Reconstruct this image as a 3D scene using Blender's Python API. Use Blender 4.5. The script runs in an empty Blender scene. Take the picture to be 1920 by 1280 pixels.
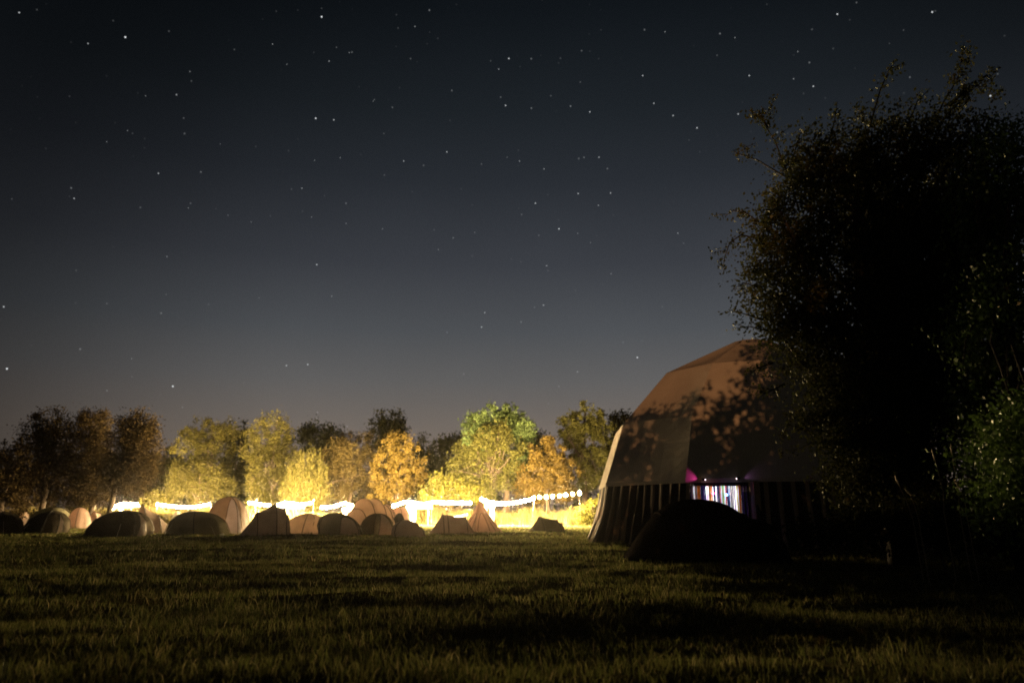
import bpy, math, random
import numpy as np
from mathutils import Vector, Matrix

# ------------------------------------------------------------------ camera, sky, exposure
S = bpy.context.scene
COL = S.collection
F = 1400.0                      # focal length in photo pixels (photo is 1920 wide)
HORIZON = 962.0
EYE = 0.95
PITCH = math.atan((HORIZON - 640) / F)

cam_d = bpy.data.cameras.new("camera")
cam = bpy.data.objects.new("camera", cam_d)
COL.objects.link(cam)
cam_d.sensor_width = 36.0
cam_d.lens = 36.0 * F / 1920
cam_d.clip_end = 4000
cam_d.clip_start = 0.05
cam.location = (0, 0, EYE)
cam.rotation_euler = (math.pi / 2 + PITCH, 0, 0)
cam_d.dof.use_dof = True
cam_d.dof.focus_distance = 13.0
cam_d.dof.aperture_fstop = 1.4
S.camera = cam

S.view_settings.view_transform = 'Standard'
S.view_settings.look = 'None'
S.view_settings.gamma = 1
S.view_settings.exposure = 0
S.render.dither_intensity = 2.0
S.cycles.use_denoising = True
S.cycles.use_light_tree = True
S.cycles.sample_clamp_indirect = 6
S.cycles.max_bounces = 6
S.cycles.volume_bounces = 0
S.cycles.caustics_reflective = False
S.cycles.caustics_refractive = False
S.cycles.filter_width = 1.8


def srgb(r, g, b):
    def f(c):
        c /= 255.0
        return c / 12.92 if c <= 0.04045 else ((c + 0.055) / 1.055) ** 2.4
    return (f(r), f(g), f(b), 1.0)


def ray(px, py):
    u = (px - 960) / F
    v = (640 - py) / F
    cp, sp = math.cos(PITCH), math.sin(PITCH)
    return Vector((u, cp - v * sp, sp + v * cp))


def at(px, py, Y):
    r = ray(px, py)
    t = Y / r.y
    return Vector((r.x * t, Y, EYE + r.z * t))


def ground_y(py):
    r = ray(960, py)
    return r.y * (-EYE / r.z)


def m_per_px(py, Y):
    r = ray(960, py)
    return (Y / r.y) / F


# --- night sky: dark zenith, light-polluted horizon, stars
world = bpy.data.worlds.new("World")
S.world = world
world.use_nodes = True
try:
    world.cycles.sampling_method = 'MANUAL'
    world.cycles.sample_map_resolution = 256
except Exception:
    pass
wn = world.node_tree
wn.nodes.clear()
N = wn.nodes.new
L = wn.links.new
wout = N('ShaderNodeOutputWorld')
wbg = N('ShaderNodeBackground')
wbg.inputs['Strength'].default_value = 1.0
L(wbg.outputs[0], wout.inputs[0])
tc = N('ShaderNodeTexCoord')
nrm = N('ShaderNodeVectorMath'); nrm.operation = 'NORMALIZE'
L(tc.outputs['Generated'], nrm.inputs[0])
sep = N('ShaderNodeSeparateXYZ')
L(nrm.outputs[0], sep.inputs[0])
ramp = N('ShaderNodeValToRGB')
L(sep.outputs['Z'], ramp.inputs[0])
cr = ramp.color_ramp
stops = [(0.0, (116, 103, 93)), (0.10, (110, 101, 94)), (0.17, (91, 90, 90)), (0.235, (74, 77, 81)), (0.32, (56, 59, 65)),
         (0.42, (40, 44, 50)), (0.50, (30, 35, 40)), (0.60, (20, 25, 30)), (1.0, (11, 13, 17))]
while len(cr.elements) < len(stops):
    cr.elements.new(0.5)
for e, (p, c) in zip(cr.elements, stops):
    e.position = p
    e.color = srgb(*c)
# brighter towards the lights ahead, darker away from them
glowdir = Vector((0.12, 1, 0.1)).normalized()
dg = N('ShaderNodeVectorMath'); dg.operation = 'DOT_PRODUCT'
L(nrm.outputs[0], dg.inputs[0])
dg.inputs[1].default_value = glowdir
mr = N('ShaderNodeMapRange'); mr.interpolation_type = 'SMOOTHSTEP'
L(dg.outputs['Value'], mr.inputs['Value'])
mr.inputs['From Min'].default_value = 0.68
mr.inputs['From Max'].default_value = 1.0
mr.inputs['To Min'].default_value = 0.30
mr.inputs['To Max'].default_value = 1.12
# faint mottling of thin high cloud
nz = N('ShaderNodeTexNoise')
nz.inputs['Scale'].default_value = 3.0
nz.inputs['Detail'].default_value = 3.0
L(nrm.outputs[0], nz.inputs['Vector'])
nzr = N('ShaderNodeMapRange')
L(nz.outputs[0], nzr.inputs['Value'])
nzr.inputs['To Min'].default_value = 0.86
nzr.inputs['To Max'].default_value = 1.14
mul0 = N('ShaderNodeMath'); mul0.operation = 'MULTIPLY'
L(mr.outputs[0], mul0.inputs[0]); L(nzr.outputs[0], mul0.inputs[1])
skyc = N('ShaderNodeVectorMath'); skyc.operation = 'SCALE'
L(ramp.outputs[0], skyc.inputs[0]); L(mul0.outputs[0], skyc.inputs['Scale'])

STARS = [(603, 32, 3), (235, 70, 3), (165, 82, 1.6), (954, 110, 2.4), (935, 130, 1.4), (660, 98, 1), (617, 115, 1.4), (655, 99, 1.2),
         (1205, 142, 2), (778, 50, 1.2), (511, 83, 1.2), (538, 121, 1), (331, 178, 1.7), (592, 222, 2.8), (626, 225, 2),
         (239, 245, 0.9), (200, 266, 0.9), (297, 325, 1.7), (139, 372, 1.7), (353, 390, 0.9), (471, 416, 0.8), (584, 407, 0.9),
         (594, 496, 2.0), (566, 353, 1.4), (590, 301, 1), (312, 552, 0.8), (486, 558, 0.8), (622, 555, 1.2), (7, 575, 2), (313, 481, 1.1),
         (273, 180, 0.8), (638, 296, 1), (948, 198, 2.2), (1106, 210, 2), (1226, 194, 1.9), (1262, 217, 2), (838, 285, 2.0),
         (757, 302, 1.6), (1095, 295, 1.2), (1123, 295, 1.7), (974, 302, 1.5), (951, 295, 0.8), (1020, 317, 1.5), (1084, 363, 1.9),
         (1145, 362, 1.7), (1004, 381, 2.1), (1048, 429, 2.4), (1122, 385, 1.3), (978, 402, 1), (1271, 437, 1.4), (850, 446, 1.2),
         (822, 468, 1.1), (1025, 498, 1.5), (1146, 513, 1.1), (1019, 572, 1.8), (1002, 576, 0.9), (909, 586, 1.8), (649, 419, 1),
         (717, 429, 1), (1083, 438, 0.9), (1107, 455, 0.9), (1570, 27, 2.4), (1748, 23, 2.6), (1405, 142, 2), (1525, 162, 2.2),
         (1488, 148, 1.3), (1384, 214, 1.9), (1307, 240, 2.2), (1429, 204, 1.4), (1857, 180, 2.6), (1496, 97, 1.2), (1378, 71, 1.2),
         (13, 691, 3), (324, 724, 3), (537, 685, 2.1), (577, 683, 2.2), (247, 672, 1), (1195, 670, 2.6), (903, 613, 2), (838, 623, 1.1),
         (36, 24, 2), (1247, 60, 1.2), (890, 436, 0.8), (1380, 575, 0.9), (1376, 642, 0.9), (700, 190, 0.9), (702, 187, 0.8), (413, 270, 0.6)]
acc = None
for i, (sx, sy, b) in enumerate(STARS):
    d = ray(sx, sy).normalized()
    ds = N('ShaderNodeVectorMath'); ds.operation = 'DISTANCE'
    L(nrm.outputs[0], ds.inputs[0]); ds.inputs[1].default_value = d
    mm = N('ShaderNodeMapRange')
    L(ds.outputs['Value'], mm.inputs['Value'])
    mm.inputs['From Min'].default_value = 0.0
    mm.inputs['From Max'].default_value = (0.55 + 0.36 * b) / F
    mm.inputs['To Min'].default_value = 0.50 * b
    mm.inputs['To Max'].default_value = 0.0
    if acc is None:
        acc = mm.outputs[0]
    else:
        ad = N('ShaderNodeMath'); ad.operation = 'ADD'
        L(acc, ad.inputs[0]); L(mm.outputs[0], ad.inputs[1])
        acc = ad.outputs[0]
vor = N('ShaderNodeTexVoronoi')
vor.inputs['Scale'].default_value = 80.0
L(nrm.outputs[0], vor.inputs['Vector'])
vm = N('ShaderNodeMapRange')
L(vor.outputs['Distance'], vm.inputs['Value'])
vm.inputs['From Min'].default_value = 0.0
vm.inputs['From Max'].default_value = 0.10
vm.inputs['To Min'].default_value = 1.0  # faint field stars
vm.inputs['To Max'].default_value = 0.0
vs = N('ShaderNodeSeparateColor')
L(vor.outputs['Color'], vs.inputs[0])
vp = N('ShaderNodeMath'); vp.operation = 'POWER'
L(vs.outputs[0], vp.inputs[0]); vp.inputs[1].default_value = 5.0
vmul = N('ShaderNodeMath'); vmul.operation = 'MULTIPLY'
L(vm.outputs[0], vmul.inputs[0]); L(vp.outputs[0], vmul.inputs[1])
vmul2 = N('ShaderNodeMath'); vmul2.operation = 'MULTIPLY_ADD'
L(vmul.outputs[0], vmul2.inputs[0]); vmul2.inputs[1].default_value = 0.34
L(acc, vmul2.inputs[2])
starcol = N('ShaderNodeCombineXYZ')
for i, k in enumerate((0.93, 0.97, 1.0)):
    q = N('ShaderNodeMath'); q.operation = 'MULTIPLY'
    L(vmul2.outputs[0], q.inputs[0]); q.inputs[1].default_value = k
    L(q.outputs[0], starcol.inputs[i])
skyadd = N('ShaderNodeVectorMath'); skyadd.operation = 'ADD'
L(skyc.outputs[0], skyadd.inputs[0]); L(starcol.outputs[0], skyadd.inputs[1])
L(skyadd.outputs[0], wbg.inputs['Color'])

# brightness of the lamps of the place
BULB_EMIT = 9000.0
BULB_COL = (1.0, 0.69, 0.32)
STREET_W = 64000.0

random.seed(7)
rng = np.random.default_rng(7)


# ------------------------------------------------------------------ helpers
def tag(o, label=None, cat=None, group=None, kind=None):
    if label: o['label'] = label
    if cat: o['category'] = cat
    if group: o['group'] = group
    if kind: o['kind'] = kind
    return o


def empty(name, loc=(0, 0, 0), rz=0.0):
    o = bpy.data.objects.new(name, None)
    COL.objects.link(o)
    o.location = loc
    o.rotation_euler = (0, 0, rz)
    o.empty_display_size = 0.2
    return o


class MB:
    """collects vertices and faces, then links them as one mesh object"""
    def __init__(self):
        self.v = []
        self.f = []

    def add(self, verts, faces):
        n = len(self.v)
        self.v.extend([tuple(p) for p in verts])
        self.f.extend([tuple(i + n for i in fc) for fc in faces])
        return self

    def box(self, c, s, rz=0.0):
        cx, cy, cz = c
        hx, hy, hz = s[0] / 2, s[1] / 2, s[2] / 2
        co, si = math.cos(rz), math.sin(rz)
        vs = []
        for dz in (-hz, hz):
            for dx, dy in ((-hx, -hy), (hx, -hy), (hx, hy), (-hx, hy)):
                vs.append((cx + dx * co - dy * si, cy + dx * si + dy * co, cz + dz))
        return self.add(vs, [(3, 2, 1, 0), (4, 5, 6, 7), (0, 1, 5, 4), (1, 2, 6, 5), (2, 3, 7, 6), (3, 0, 4, 7)])

    def tube(self, pts, rad, n=6, cap=True):
        pts = [Vector(p) for p in pts]
        if not hasattr(rad, '__len__'):
            rad = [rad] * len(pts)
        vs, fs = [], []
        prev = None
        for i, p in enumerate(pts):
            a = pts[max(i - 1, 0)]; b = pts[min(i + 1, len(pts) - 1)]
            t = (b - a)
            if t.length < 1e-9: t = Vector((0, 0, 1))
            t.normalize()
            if prev is None:
                u = t.orthogonal().normalized()
            else:
                u = prev - t * prev.dot(t)
                u = u.normalized() if u.length > 1e-6 else t.orthogonal().normalized()
            prev = u
            w = t.cross(u)
            for k in range(n):
                an = 2 * math.pi * k / n
                vs.append(p + (u * math.cos(an) + w * math.sin(an)) * rad[i])
        for i in range(len(pts) - 1):
            for k in range(n):
                k2 = (k + 1) % n
                fs.append((i * n + k, i * n + k2, (i + 1) * n + k2, (i + 1) * n + k))
        if cap:
            fs.append(tuple(range(n - 1, -1, -1)))
            fs.append(tuple((len(pts) - 1) * n + k for k in range(n)))
        return self.add(vs, fs)

    def lathe(self, prof, n=12, c=(0, 0, 0)):
        vs, fs = [], []
        for (r, z) in prof:
            for k in range(n):
                a = 2 * math.pi * k / n
                vs.append((c[0] + r * math.cos(a), c[1] + r * math.sin(a), c[2] + z))
        for i in range(len(prof) - 1):
            for k in range(n):
                k2 = (k + 1) % n
                fs.append((i * n + k, i * n + k2, (i + 1) * n + k2, (i + 1) * n + k))
        return self.add(vs, fs)

    def build(self, name, mat, parent=None, smooth=False, loc=None):
        me = bpy.data.meshes.new(name)
        me.from_pydata(self.v, [], self.f)
        if smooth:
            me.polygons.foreach_set('use_smooth', [True] * len(me.polygons))
        me.materials.append(mat)
        me.update()
        o = bpy.data.objects.new(name, me)
        COL.objects.link(o)
        if parent: o.parent = parent
        if loc is not None: o.location = loc
        return o


def np_mesh(name, verts, loops, counts, mat, parent=None, smooth=False):
    """fast mesh from numpy arrays: verts (n,3), loops flat vertex indices, counts per face"""
    me = bpy.data.meshes.new(name)
    me.vertices.add(len(verts))
    me.vertices.foreach_set('co', np.ascontiguousarray(verts, dtype=np.float32).ravel())
    me.loops.add(len(loops))
    me.loops.foreach_set('vertex_index', np.ascontiguousarray(loops, dtype=np.int32))
    me.polygons.add(len(counts))
    starts = np.concatenate(([0], np.cumsum(counts)[:-1])).astype(np.int32)
    me.polygons.foreach_set('loop_start', starts)
    try:
        me.polygons.foreach_set('loop_total', np.asarray(counts, dtype=np.int32))
    except Exception:
        pass
    if smooth:
        me.polygons.foreach_set('use_smooth', np.ones(len(counts), dtype=bool))
    me.materials.append(mat)
    me.update(calc_edges=True)
    me.validate()
    o = bpy.data.objects.new(name, me)
    COL.objects.link(o)
    if parent: o.parent = parent
    return o


# ------------------------------------------------------------------ materials
def new_mat(name):
    m = bpy.data.materials.new(name)
    m.use_nodes = True
    nt = m.node_tree
    nt.nodes.clear()
    return m, nt


def island_ramp(nt, cols):
    g = nt.nodes.new('ShaderNodeNewGeometry')
    r = nt.nodes.new('ShaderNodeValToRGB')
    nt.links.new(g.outputs['Random Per Island'], r.inputs[0])
    while len(r.color_ramp.elements) < len(cols):
        r.color_ramp.elements.new(0.5)
    for i, (e, c) in enumerate(zip(r.color_ramp.elements, cols)):
        e.position = i / max(1, len(cols) - 1)
        e.color = (c[0], c[1], c[2], 1)
    return r.outputs[0]


def leaf_mat(name, cols, trans=0.35, gloss=0.06):
    m, nt = new_mat(name)
    n, l = nt.nodes.new, nt.links.new
    c = island_ramp(nt, cols)
    d = n('ShaderNodeBsdfDiffuse'); l(c, d.inputs[0])
    t = n('ShaderNodeBsdfTranslucent'); l(c, t.inputs[0])
    mx = n('ShaderNodeMixShader'); mx.inputs[0].default_value = trans
    l(d.outputs[0], mx.inputs[1]); l(t.outputs[0], mx.inputs[2])
    o = n('ShaderNodeOutputMaterial')
    if gloss > 0:
        g = n('ShaderNodeBsdfGlossy'); g.inputs['Roughness'].default_value = 0.38
        g.inputs[0].default_value = (0.8, 0.85, 0.8, 1)
        m2 = n('ShaderNodeMixShader'); m2.inputs[0].default_value = gloss
        l(mx.outputs[0], m2.inputs[1]); l(g.outputs[0], m2.inputs[2])
        l(m2.outputs[0], o.inputs[0])
    else:
        l(mx.outputs[0], o.inputs[0])
    return m


def fabric(name, col, trans=0.3, var=0.25, scale=14.0, bump=0.25):
    """tent cloth: thin, slightly creased, lets some light through"""
    m, nt = new_mat(name)
    n, l = nt.nodes.new, nt.links.new
    tcn = n('ShaderNodeTexCoord')
    nz = n('ShaderNodeTexNoise'); nz.inputs['Scale'].default_value = 2.2; nz.inputs['Detail'].default_value = 5
    l(tcn.outputs['Object'], nz.inputs['Vector'])
    rp = n('ShaderNodeValToRGB')
    l(nz.outputs[0], rp.inputs[0])
    rp.color_ramp.elements[0].position = 0.3
    rp.color_ramp.elements[1].position = 0.75
    rp.color_ramp.elements[0].color = tuple(c * (1 - var) for c in col) + (1,)
    rp.color_ramp.elements[1].color = tuple(min(1, c * (1 + var * 0.6)) for c in col) + (1,)
    nb = n('ShaderNodeTexNoise'); nb.inputs['Scale'].default_value = scale * 0.5; nb.inputs['Detail'].default_value = 4
    nb.inputs['Distortion'].default_value = 1.2
    l(tcn.outputs['Object'], nb.inputs['Vector'])
    bp = n('ShaderNodeBump'); bp.inputs['Strength'].default_value = bump; bp.inputs['Distance'].default_value = 0.06
    l(nb.outputs[0], bp.inputs['Height'])
    d = n('ShaderNodeBsdfDiffuse'); l(rp.outputs[0], d.inputs[0]); l(bp.outputs[0], d.inputs['Normal'])
    t = n('ShaderNodeBsdfTranslucent'); l(rp.outputs[0], t.inputs[0]); l(bp.outputs[0], t.inputs['Normal'])
    mx = n('ShaderNodeMixShader'); mx.inputs[0].default_value = trans
    l(d.outputs[0], mx.inputs[1]); l(t.outputs[0], mx.inputs[2])
    g = n('ShaderNodeBsdfGlossy'); g.inputs['Roughness'].default_value = 0.45
    g.inputs[0].default_value = tuple(min(.8, c * 3) for c in col) + (1,)
    l(bp.outputs[0], g.inputs['Normal'])
    m2 = n('ShaderNodeMixShader'); m2.inputs[0].default_value = 0.03
    l(mx.outputs[0], m2.inputs[1]); l(g.outputs[0], m2.inputs[2])
    o = n('ShaderNodeOutputMaterial'); l(m2.outputs[0], o.inputs[0])
    return m


def solid(name, col, rough=0.6, metal=0.0, var=0.2, scale=20):
    m, nt = new_mat(name)
    n, l = nt.nodes.new, nt.links.new
    p = n('ShaderNodeBsdfPrincipled')
    p.inputs['Roughness'].default_value = rough
    p.inputs['Metallic'].default_value = metal
    tcn = n('ShaderNodeTexCoord')
    nz = n('ShaderNodeTexNoise'); nz.inputs['Scale'].default_value = scale; nz.inputs['Detail'].default_value = 4
    l(tcn.outputs['Object'], nz.inputs['Vector'])
    rp = n('ShaderNodeValToRGB'); l(nz.outputs[0], rp.inputs[0])
    rp.color_ramp.elements[0].color = tuple(c * (1 - var) for c in col) + (1,)
    rp.color_ramp.elements[1].color = tuple(min(1, c * (1 + var)) for c in col) + (1,)
    l(rp.outputs[0], p.inputs['Base Color'])
    o = n('ShaderNodeOutputMaterial'); l(p.outputs[0], o.inputs[0])
    return m


def emit(name, col, strength):
    m, nt = new_mat(name)
    e = nt.nodes.new('ShaderNodeEmission')
    e.inputs[0].default_value = (col[0], col[1], col[2], 1)
    e.inputs[1].default_value = strength
    o = nt.nodes.new('ShaderNodeOutputMaterial')
    nt.links.new(e.outputs[0], o.inputs[0])
    return m


M_BARK = solid('bark', (0.075, 0.055, 0.04), 0.9, var=0.5, scale=9)
M_BARK_DARK = solid('bark_dark', (.028, .023, .018), .95, var=.5, scale=9)
M_POLE = solid('pole_dark', (0.03, 0.025, 0.022), 0.6)
M_WHITE = solid('white_paint', (0.75, 0.75, 0.72), 0.5, var=0.06)
M_POST = solid('post_wood', (.16, .12, .08), .8, var=.3)
M_METAL = solid('grey_metal', (0.3, 0.3, 0.31), 0.4, 0.7)
M_CORD = solid('cord', (0.5, 0.48, 0.42), 0.8)
M_CABLE = solid('cable', (0.02, 0.02, 0.02), 0.6)
M_BULB = emit('bulb_light', BULB_COL, BULB_EMIT)

# ------------------------------------------------------------------ ground and grass
# smooth value noise for undulation and tussocks
_grid = rng.random((256, 256))


def vnoise(x, y):
    xi = np.floor(x).astype(int); yi = np.floor(y).astype(int)
    fx = x - xi; fy = y - yi
    fx = fx * fx * (3 - 2 * fx); fy = fy * fy * (3 - 2 * fy)
    a = _grid[xi % 256, yi % 256]; b = _grid[(xi + 1) % 256, yi % 256]
    c = _grid[xi % 256, (yi + 1) % 256]; d = _grid[(xi + 1) % 256, (yi + 1) % 256]
    return (a * (1 - fx) + b * fx) * (1 - fy) + (c * (1 - fx) + d * fx) * fy


def hgt(x, y):
    x = np.asarray(x, float); y = np.asarray(y, float)
    h = 0.10 * (vnoise(x * 0.23 + 3, y * 0.30 + 7) - 0.5) + 0.08 * (vnoise(x * 0.6 + 13, y * 1.1 + 31) - 0.5) + 0.045 * (vnoise(x * 1.7 + 50, y * 2.6 + 9) - 0.5)
    return h


def gz(x, y):
    return float(hgt(np.array([x]), np.array([y]))[0])


# one sheet: fine near the camera, coarse to the horizon
xs = np.concatenate([np.linspace(-1500, -90, 12), np.linspace(-80, -26, 40), np.linspace(-25, 25, 300), np.linspace(26, 80, 40), np.linspace(90, 1500, 12)])
ys = np.concatenate([np.linspace(-400, -30, 10), np.linspace(-25, 2, 30), np.linspace(2.2, 45, 330), np.linspace(45.5, 95, 70), np.linspace(105, 1800, 14)])
GX, GY = np.meshgrid(xs, ys)
GZ = hgt(GX, GY)
fade = np.clip((120 - np.abs(GX)) / 60, 0, 1) * np.clip((140 - GY) / 60, 0, 1)
GZ = GZ * fade
gv = np.stack([GX.ravel(), GY.ravel(), GZ.ravel()], 1)
nx, ny = len(xs), len(ys)
ii = (np.arange(ny - 1)[:, None] * nx + np.arange(nx - 1)[None, :]).ravel()
gl = np.stack([ii, ii + 1, ii + 1 + nx, ii + nx], 1).ravel()
m, nt = new_mat('meadow_soil')
n, l = nt.nodes.new, nt.links.new
tcn = n('ShaderNodeTexCoord')
n1 = n('ShaderNodeTexNoise'); n1.inputs['Scale'].default_value = 0.5; n1.inputs['Detail'].default_value = 8
n2 = n('ShaderNodeTexNoise'); n2.inputs['Scale'].default_value = 9; n2.inputs['Detail'].default_value = 6
l(tcn.outputs['Object'], n1.inputs['Vector']); l(tcn.outputs['Object'], n2.inputs['Vector'])
mxn = n('ShaderNodeMath'); mxn.operation = 'MULTIPLY_ADD'
l(n2.outputs[0], mxn.inputs[0]); mxn.inputs[1].default_value = 0.5
hf = n('ShaderNodeMath'); hf.operation = 'MULTIPLY'; l(n1.outputs[0], hf.inputs[0]); hf.inputs[1].default_value = 0.5
l(hf.outputs[0], mxn.inputs[2])
rp = n('ShaderNodeValToRGB'); l(mxn.outputs[0], rp.inputs[0])
rp.color_ramp.elements[0].position = 0.33; rp.color_ramp.elements[0].color = (0.045, 0.040, 0.02, 1)
rp.color_ramp.elements[1].position = 0.66; rp.color_ramp.elements[1].color = (0.13, 0.115, 0.05, 1)
bp = n('ShaderNodeBump'); bp.inputs['Strength'].default_value = 0.8; bp.inputs['Distance'].default_value = 0.1
l(n2.outputs[0], bp.inputs['Height'])
df = n('ShaderNodeBsdfDiffuse'); l(rp.outputs[0], df.inputs[0]); l(bp.outputs[0], df.inputs['Normal'])
oo = n('ShaderNodeOutputMaterial'); l(df.outputs[0], oo.inputs[0])
g = np_mesh('ground', gv, gl, np.full(len(ii), 4), m, smooth=True)
tag(g, kind='structure', label='dark grassy meadow stretching to the treeline')


def blades(name, X, Y, H, W, lean, mat, base=None, curl=0.5, parent=None):
    """bent tapering grass blades, five vertices each"""
    k = len(X)
    Z = hgt(X, Y) if base is None else base
    az = rng.random(k) * 2 * np.pi
    la = rng.random(k) * 2 * np.pi
    ln = lean * (0.3 + rng.random(k)) * H
    dx, dy = np.cos(la) * ln, np.sin(la) * ln
    wx, wy = np.cos(az) * W / 2, np.sin(az) * W / 2
    v = np.zeros((k, 5, 3))
    v[:, 0] = np.stack([X - wx, Y - wy, Z - 0.01], 1)
    v[:, 1] = np.stack([X + wx, Y + wy, Z - 0.01], 1)
    mx_, my_ = X + dx * 0.35, Y + dy * 0.35
    v[:, 2] = np.stack([mx_ + wx * 0.8, my_ + wy * 0.8, Z + H * 0.58], 1)
    v[:, 3] = np.stack([mx_ - wx * 0.8, my_ - wy * 0.8, Z + H * 0.58], 1)
    v[:, 4] = np.stack([X + dx, Y + dy, Z + H * (1 - 0.18 * curl)], 1)
    b = np.arange(k)[:, None] * 5
    lp = np.concatenate([b + 0, b + 1, b + 2, b + 3, b + 3, b + 2, b + 4], 1).ravel()
    cnt = np.tile([4, 3], k)
    return np_mesh(name, v.reshape(-1, 3), lp, cnt, mat, parent)


M_GRASS = leaf_mat('grass_blade', [(0.045, 0.058, 0.016), (0.12, 0.125, 0.038), (0.065, 0.085, 0.022), (0.16, 0.15, 0.055), (0.085, 0.105, 0.028), (0.34, 0.28, 0.15)], 0.5, 0.01)


def scatter(d0, d1, dens, margin=1.25):
    hw = 0.69 * margin
    area = hw * (d1 * d1 - d0 * d0)
    k = int(area * dens)
    y = np.sqrt(rng.random(k) * (d1 * d1 - d0 * d0) + d0 * d0)
    x = (rng.random(k) * 2 - 1) * hw * y
    return x, y


PX, PY, PH, PW = [], [], [], []
for d0, d1, dens, h0, w0 in ((3.8, 8, 1100, 0.058, 0.0045), (8, 15, 480, 0.06, 0.0065), (15, 30, 140, 0.075, 0.012), (30, 70, 40, 0.08, 0.024)):
    x, y = scatter(d0, d1, dens)
    cl = vnoise(x * 1.5 + 90, y * 2.1 + 20) * 0.6 + vnoise(x * 4.3 + 11, y * 5.0 + 70) * 0.4
    big = vnoise(x * 0.45 + 33, y * 0.8 + 44)
    keep = rng.random(len(x)) < (0.25 + 1.1 * cl)
    x, y, cl, big = x[keep], y[keep], cl[keep], big[keep]
    h = h0 * (0.35 + 1.15 * cl ** 1.6 + 0.45 * big) * (0.55 + 0.9 * rng.random(len(x)))
    tall = rng.random(len(x)) < 0.008
    h[tall] *= 1.9
    PX.append(x); PY.append(y); PH.append(h); PW.append(np.full(len(x), w0) * (0.6 + 0.8 * rng.random(len(x))))
# scattered taller tufts and weeds
for d0, d1, nt_, hh_ in ((4.0, 9, 80, .11), (9, 18, 160, .12), (18, 34, 260, .13)):
    ty = np.sqrt(rng.random(nt_) * (d1 * d1 - d0 * d0) + d0 * d0)
    tx = (rng.random(nt_) * 2 - 1) * .85 * ty
    kk = 34
    rad = .05 + .09 * rng.random((nt_, 1))
    x = (tx[:, None] + rng.normal(size=(nt_, kk)) * rad).ravel()
    y = (ty[:, None] + rng.normal(size=(nt_, kk)) * rad).ravel()
    hb = np.repeat(hh_ * (.5 + .8 * rng.random(nt_)), kk)
    PX.append(x); PY.append(y); PH.append(hb * (.5 + .7 * rng.random(len(x)))); PW.append(np.full(len(x), .006 if d1 < 10 else (.009 if d1 < 20 else .014)))
PX, PY, PH, PW = map(np.concatenate, (PX, PY, PH, PW))
go = blades('grass', PX, PY, PH, PW, 0.75, M_GRASS)
tag(go, 'rough tussocky grass covering the meadow', 'grass', kind='stuff')


# ------------------------------------------------------------------ foliage
def leaf_cloud(name, P, size, aspect, mat, parent, up=0.0, droop=0.0, origin=None):
    """one rhombic leaf per point; up: how far leaves hang along z"""
    k = len(P)
    a = rng.normal(size=(k, 3))
    a[:, 2] = a[:, 2] * (1 - abs(droop)) - droop * 2.2
    a /= np.linalg.norm(a, axis=1, keepdims=True) + 1e-9
    b = rng.normal(size=(k, 3))
    b -= a * np.sum(a * b, 1, keepdims=True)
    b /= np.linalg.norm(b, axis=1, keepdims=True) + 1e-9
    s = size * (0.6 + 0.8 * rng.random((k, 1)))
    w = s * aspect * 0.5
    v = np.zeros((k, 4, 3))
    v[:, 0] = P - a * s * 0.5
    v[:, 1] = P + b * w
    v[:, 2] = P + a * s * 0.5
    v[:, 3] = P - b * w
    if origin is not None:
        v -= np.asarray(origin)[None, None, :]
    return np_mesh(name, v.reshape(-1, 3), np.arange(k * 4), np.full(k, 4), mat, parent)


def lobe_points(lobes, n_clump, n_leaf, spread, shell=0.55, gap=0.0, drop=0.0):
    """leaf positions in clumps spread through ellipsoid lobes [(c, rx, ry, rz)]"""
    w = np.array([rx * rz for (_, rx, ry, rz) in lobes]); w = w / w.sum()
    pts, centers = [], []
    for (c, rx, ry, rz), ww in zip(lobes, w):
        m_ = max(4, int(n_clump * ww))
        d = rng.normal(size=(m_, 3)); d /= np.linalg.norm(d, axis=1, keepdims=True)
        r = shell + (1.08 - shell) * rng.random((m_, 1)) ** 0.6
        r *= 0.9 + 0.22 * rng.random((m_, 1))
        cc = np.array(c)[None, :] + d * r * np.array([rx, ry, rz])[None, :]
        centers.append(cc)
        kk = max(3, int(n_leaf * ww / m_))
        sp = spread * (0.5 + rng.random((m_, 1, 1)))
        p = cc[:, None, :] + rng.normal(size=(m_, kk, 3)) * sp
        if drop > 0:
            p[:, :, 2] -= np.abs(rng.normal(size=(m_, kk))) * drop
        pts.append(p.reshape(-1, 3))
    return np.concatenate(pts), np.concatenate(centers)


def limbs(mb, base, top, r0, targets, r_end=0.02, nside=6, fork=0.35):
    """tapered trunk with limbs reaching to targets"""
    base, top = Vector(base), Vector(top)
    k = 6
    tr = []
    for i in range(k + 1):
        t = i / k
        p = base.lerp(top, t) + Vector((random.uniform(-1, 1), random.uniform(-1, 1), 0)) * r0 * 0.6 * (t > 0)
        tr.append(p)
    mb.tube(tr, [r0 * (1.35 if i == 0 else 1 - 0.75 * i / k) for i in range(k + 1)], nside)
    for tg in targets:
        tg = Vector(tg)
        f0 = random.uniform(fork, 0.95)
        idx = min(k - 1, int(f0 * k))
        s = tr[idx]
        mid = s.lerp(tg, 0.5) + Vector((random.uniform(-.12, .12), random.uniform(-.12, .12), random.uniform(0, .16))) * (tg - s).length
        rr = r0 * (1 - 0.75 * f0) * 0.62
        mb.tube([s, s.lerp(mid, .55), mid, mid.lerp(tg, .55) + Vector((0, 0, .03)) * (tg - s).length, tg], [rr, rr * .8, rr * .6, rr * .38, r_end], 5)


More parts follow.
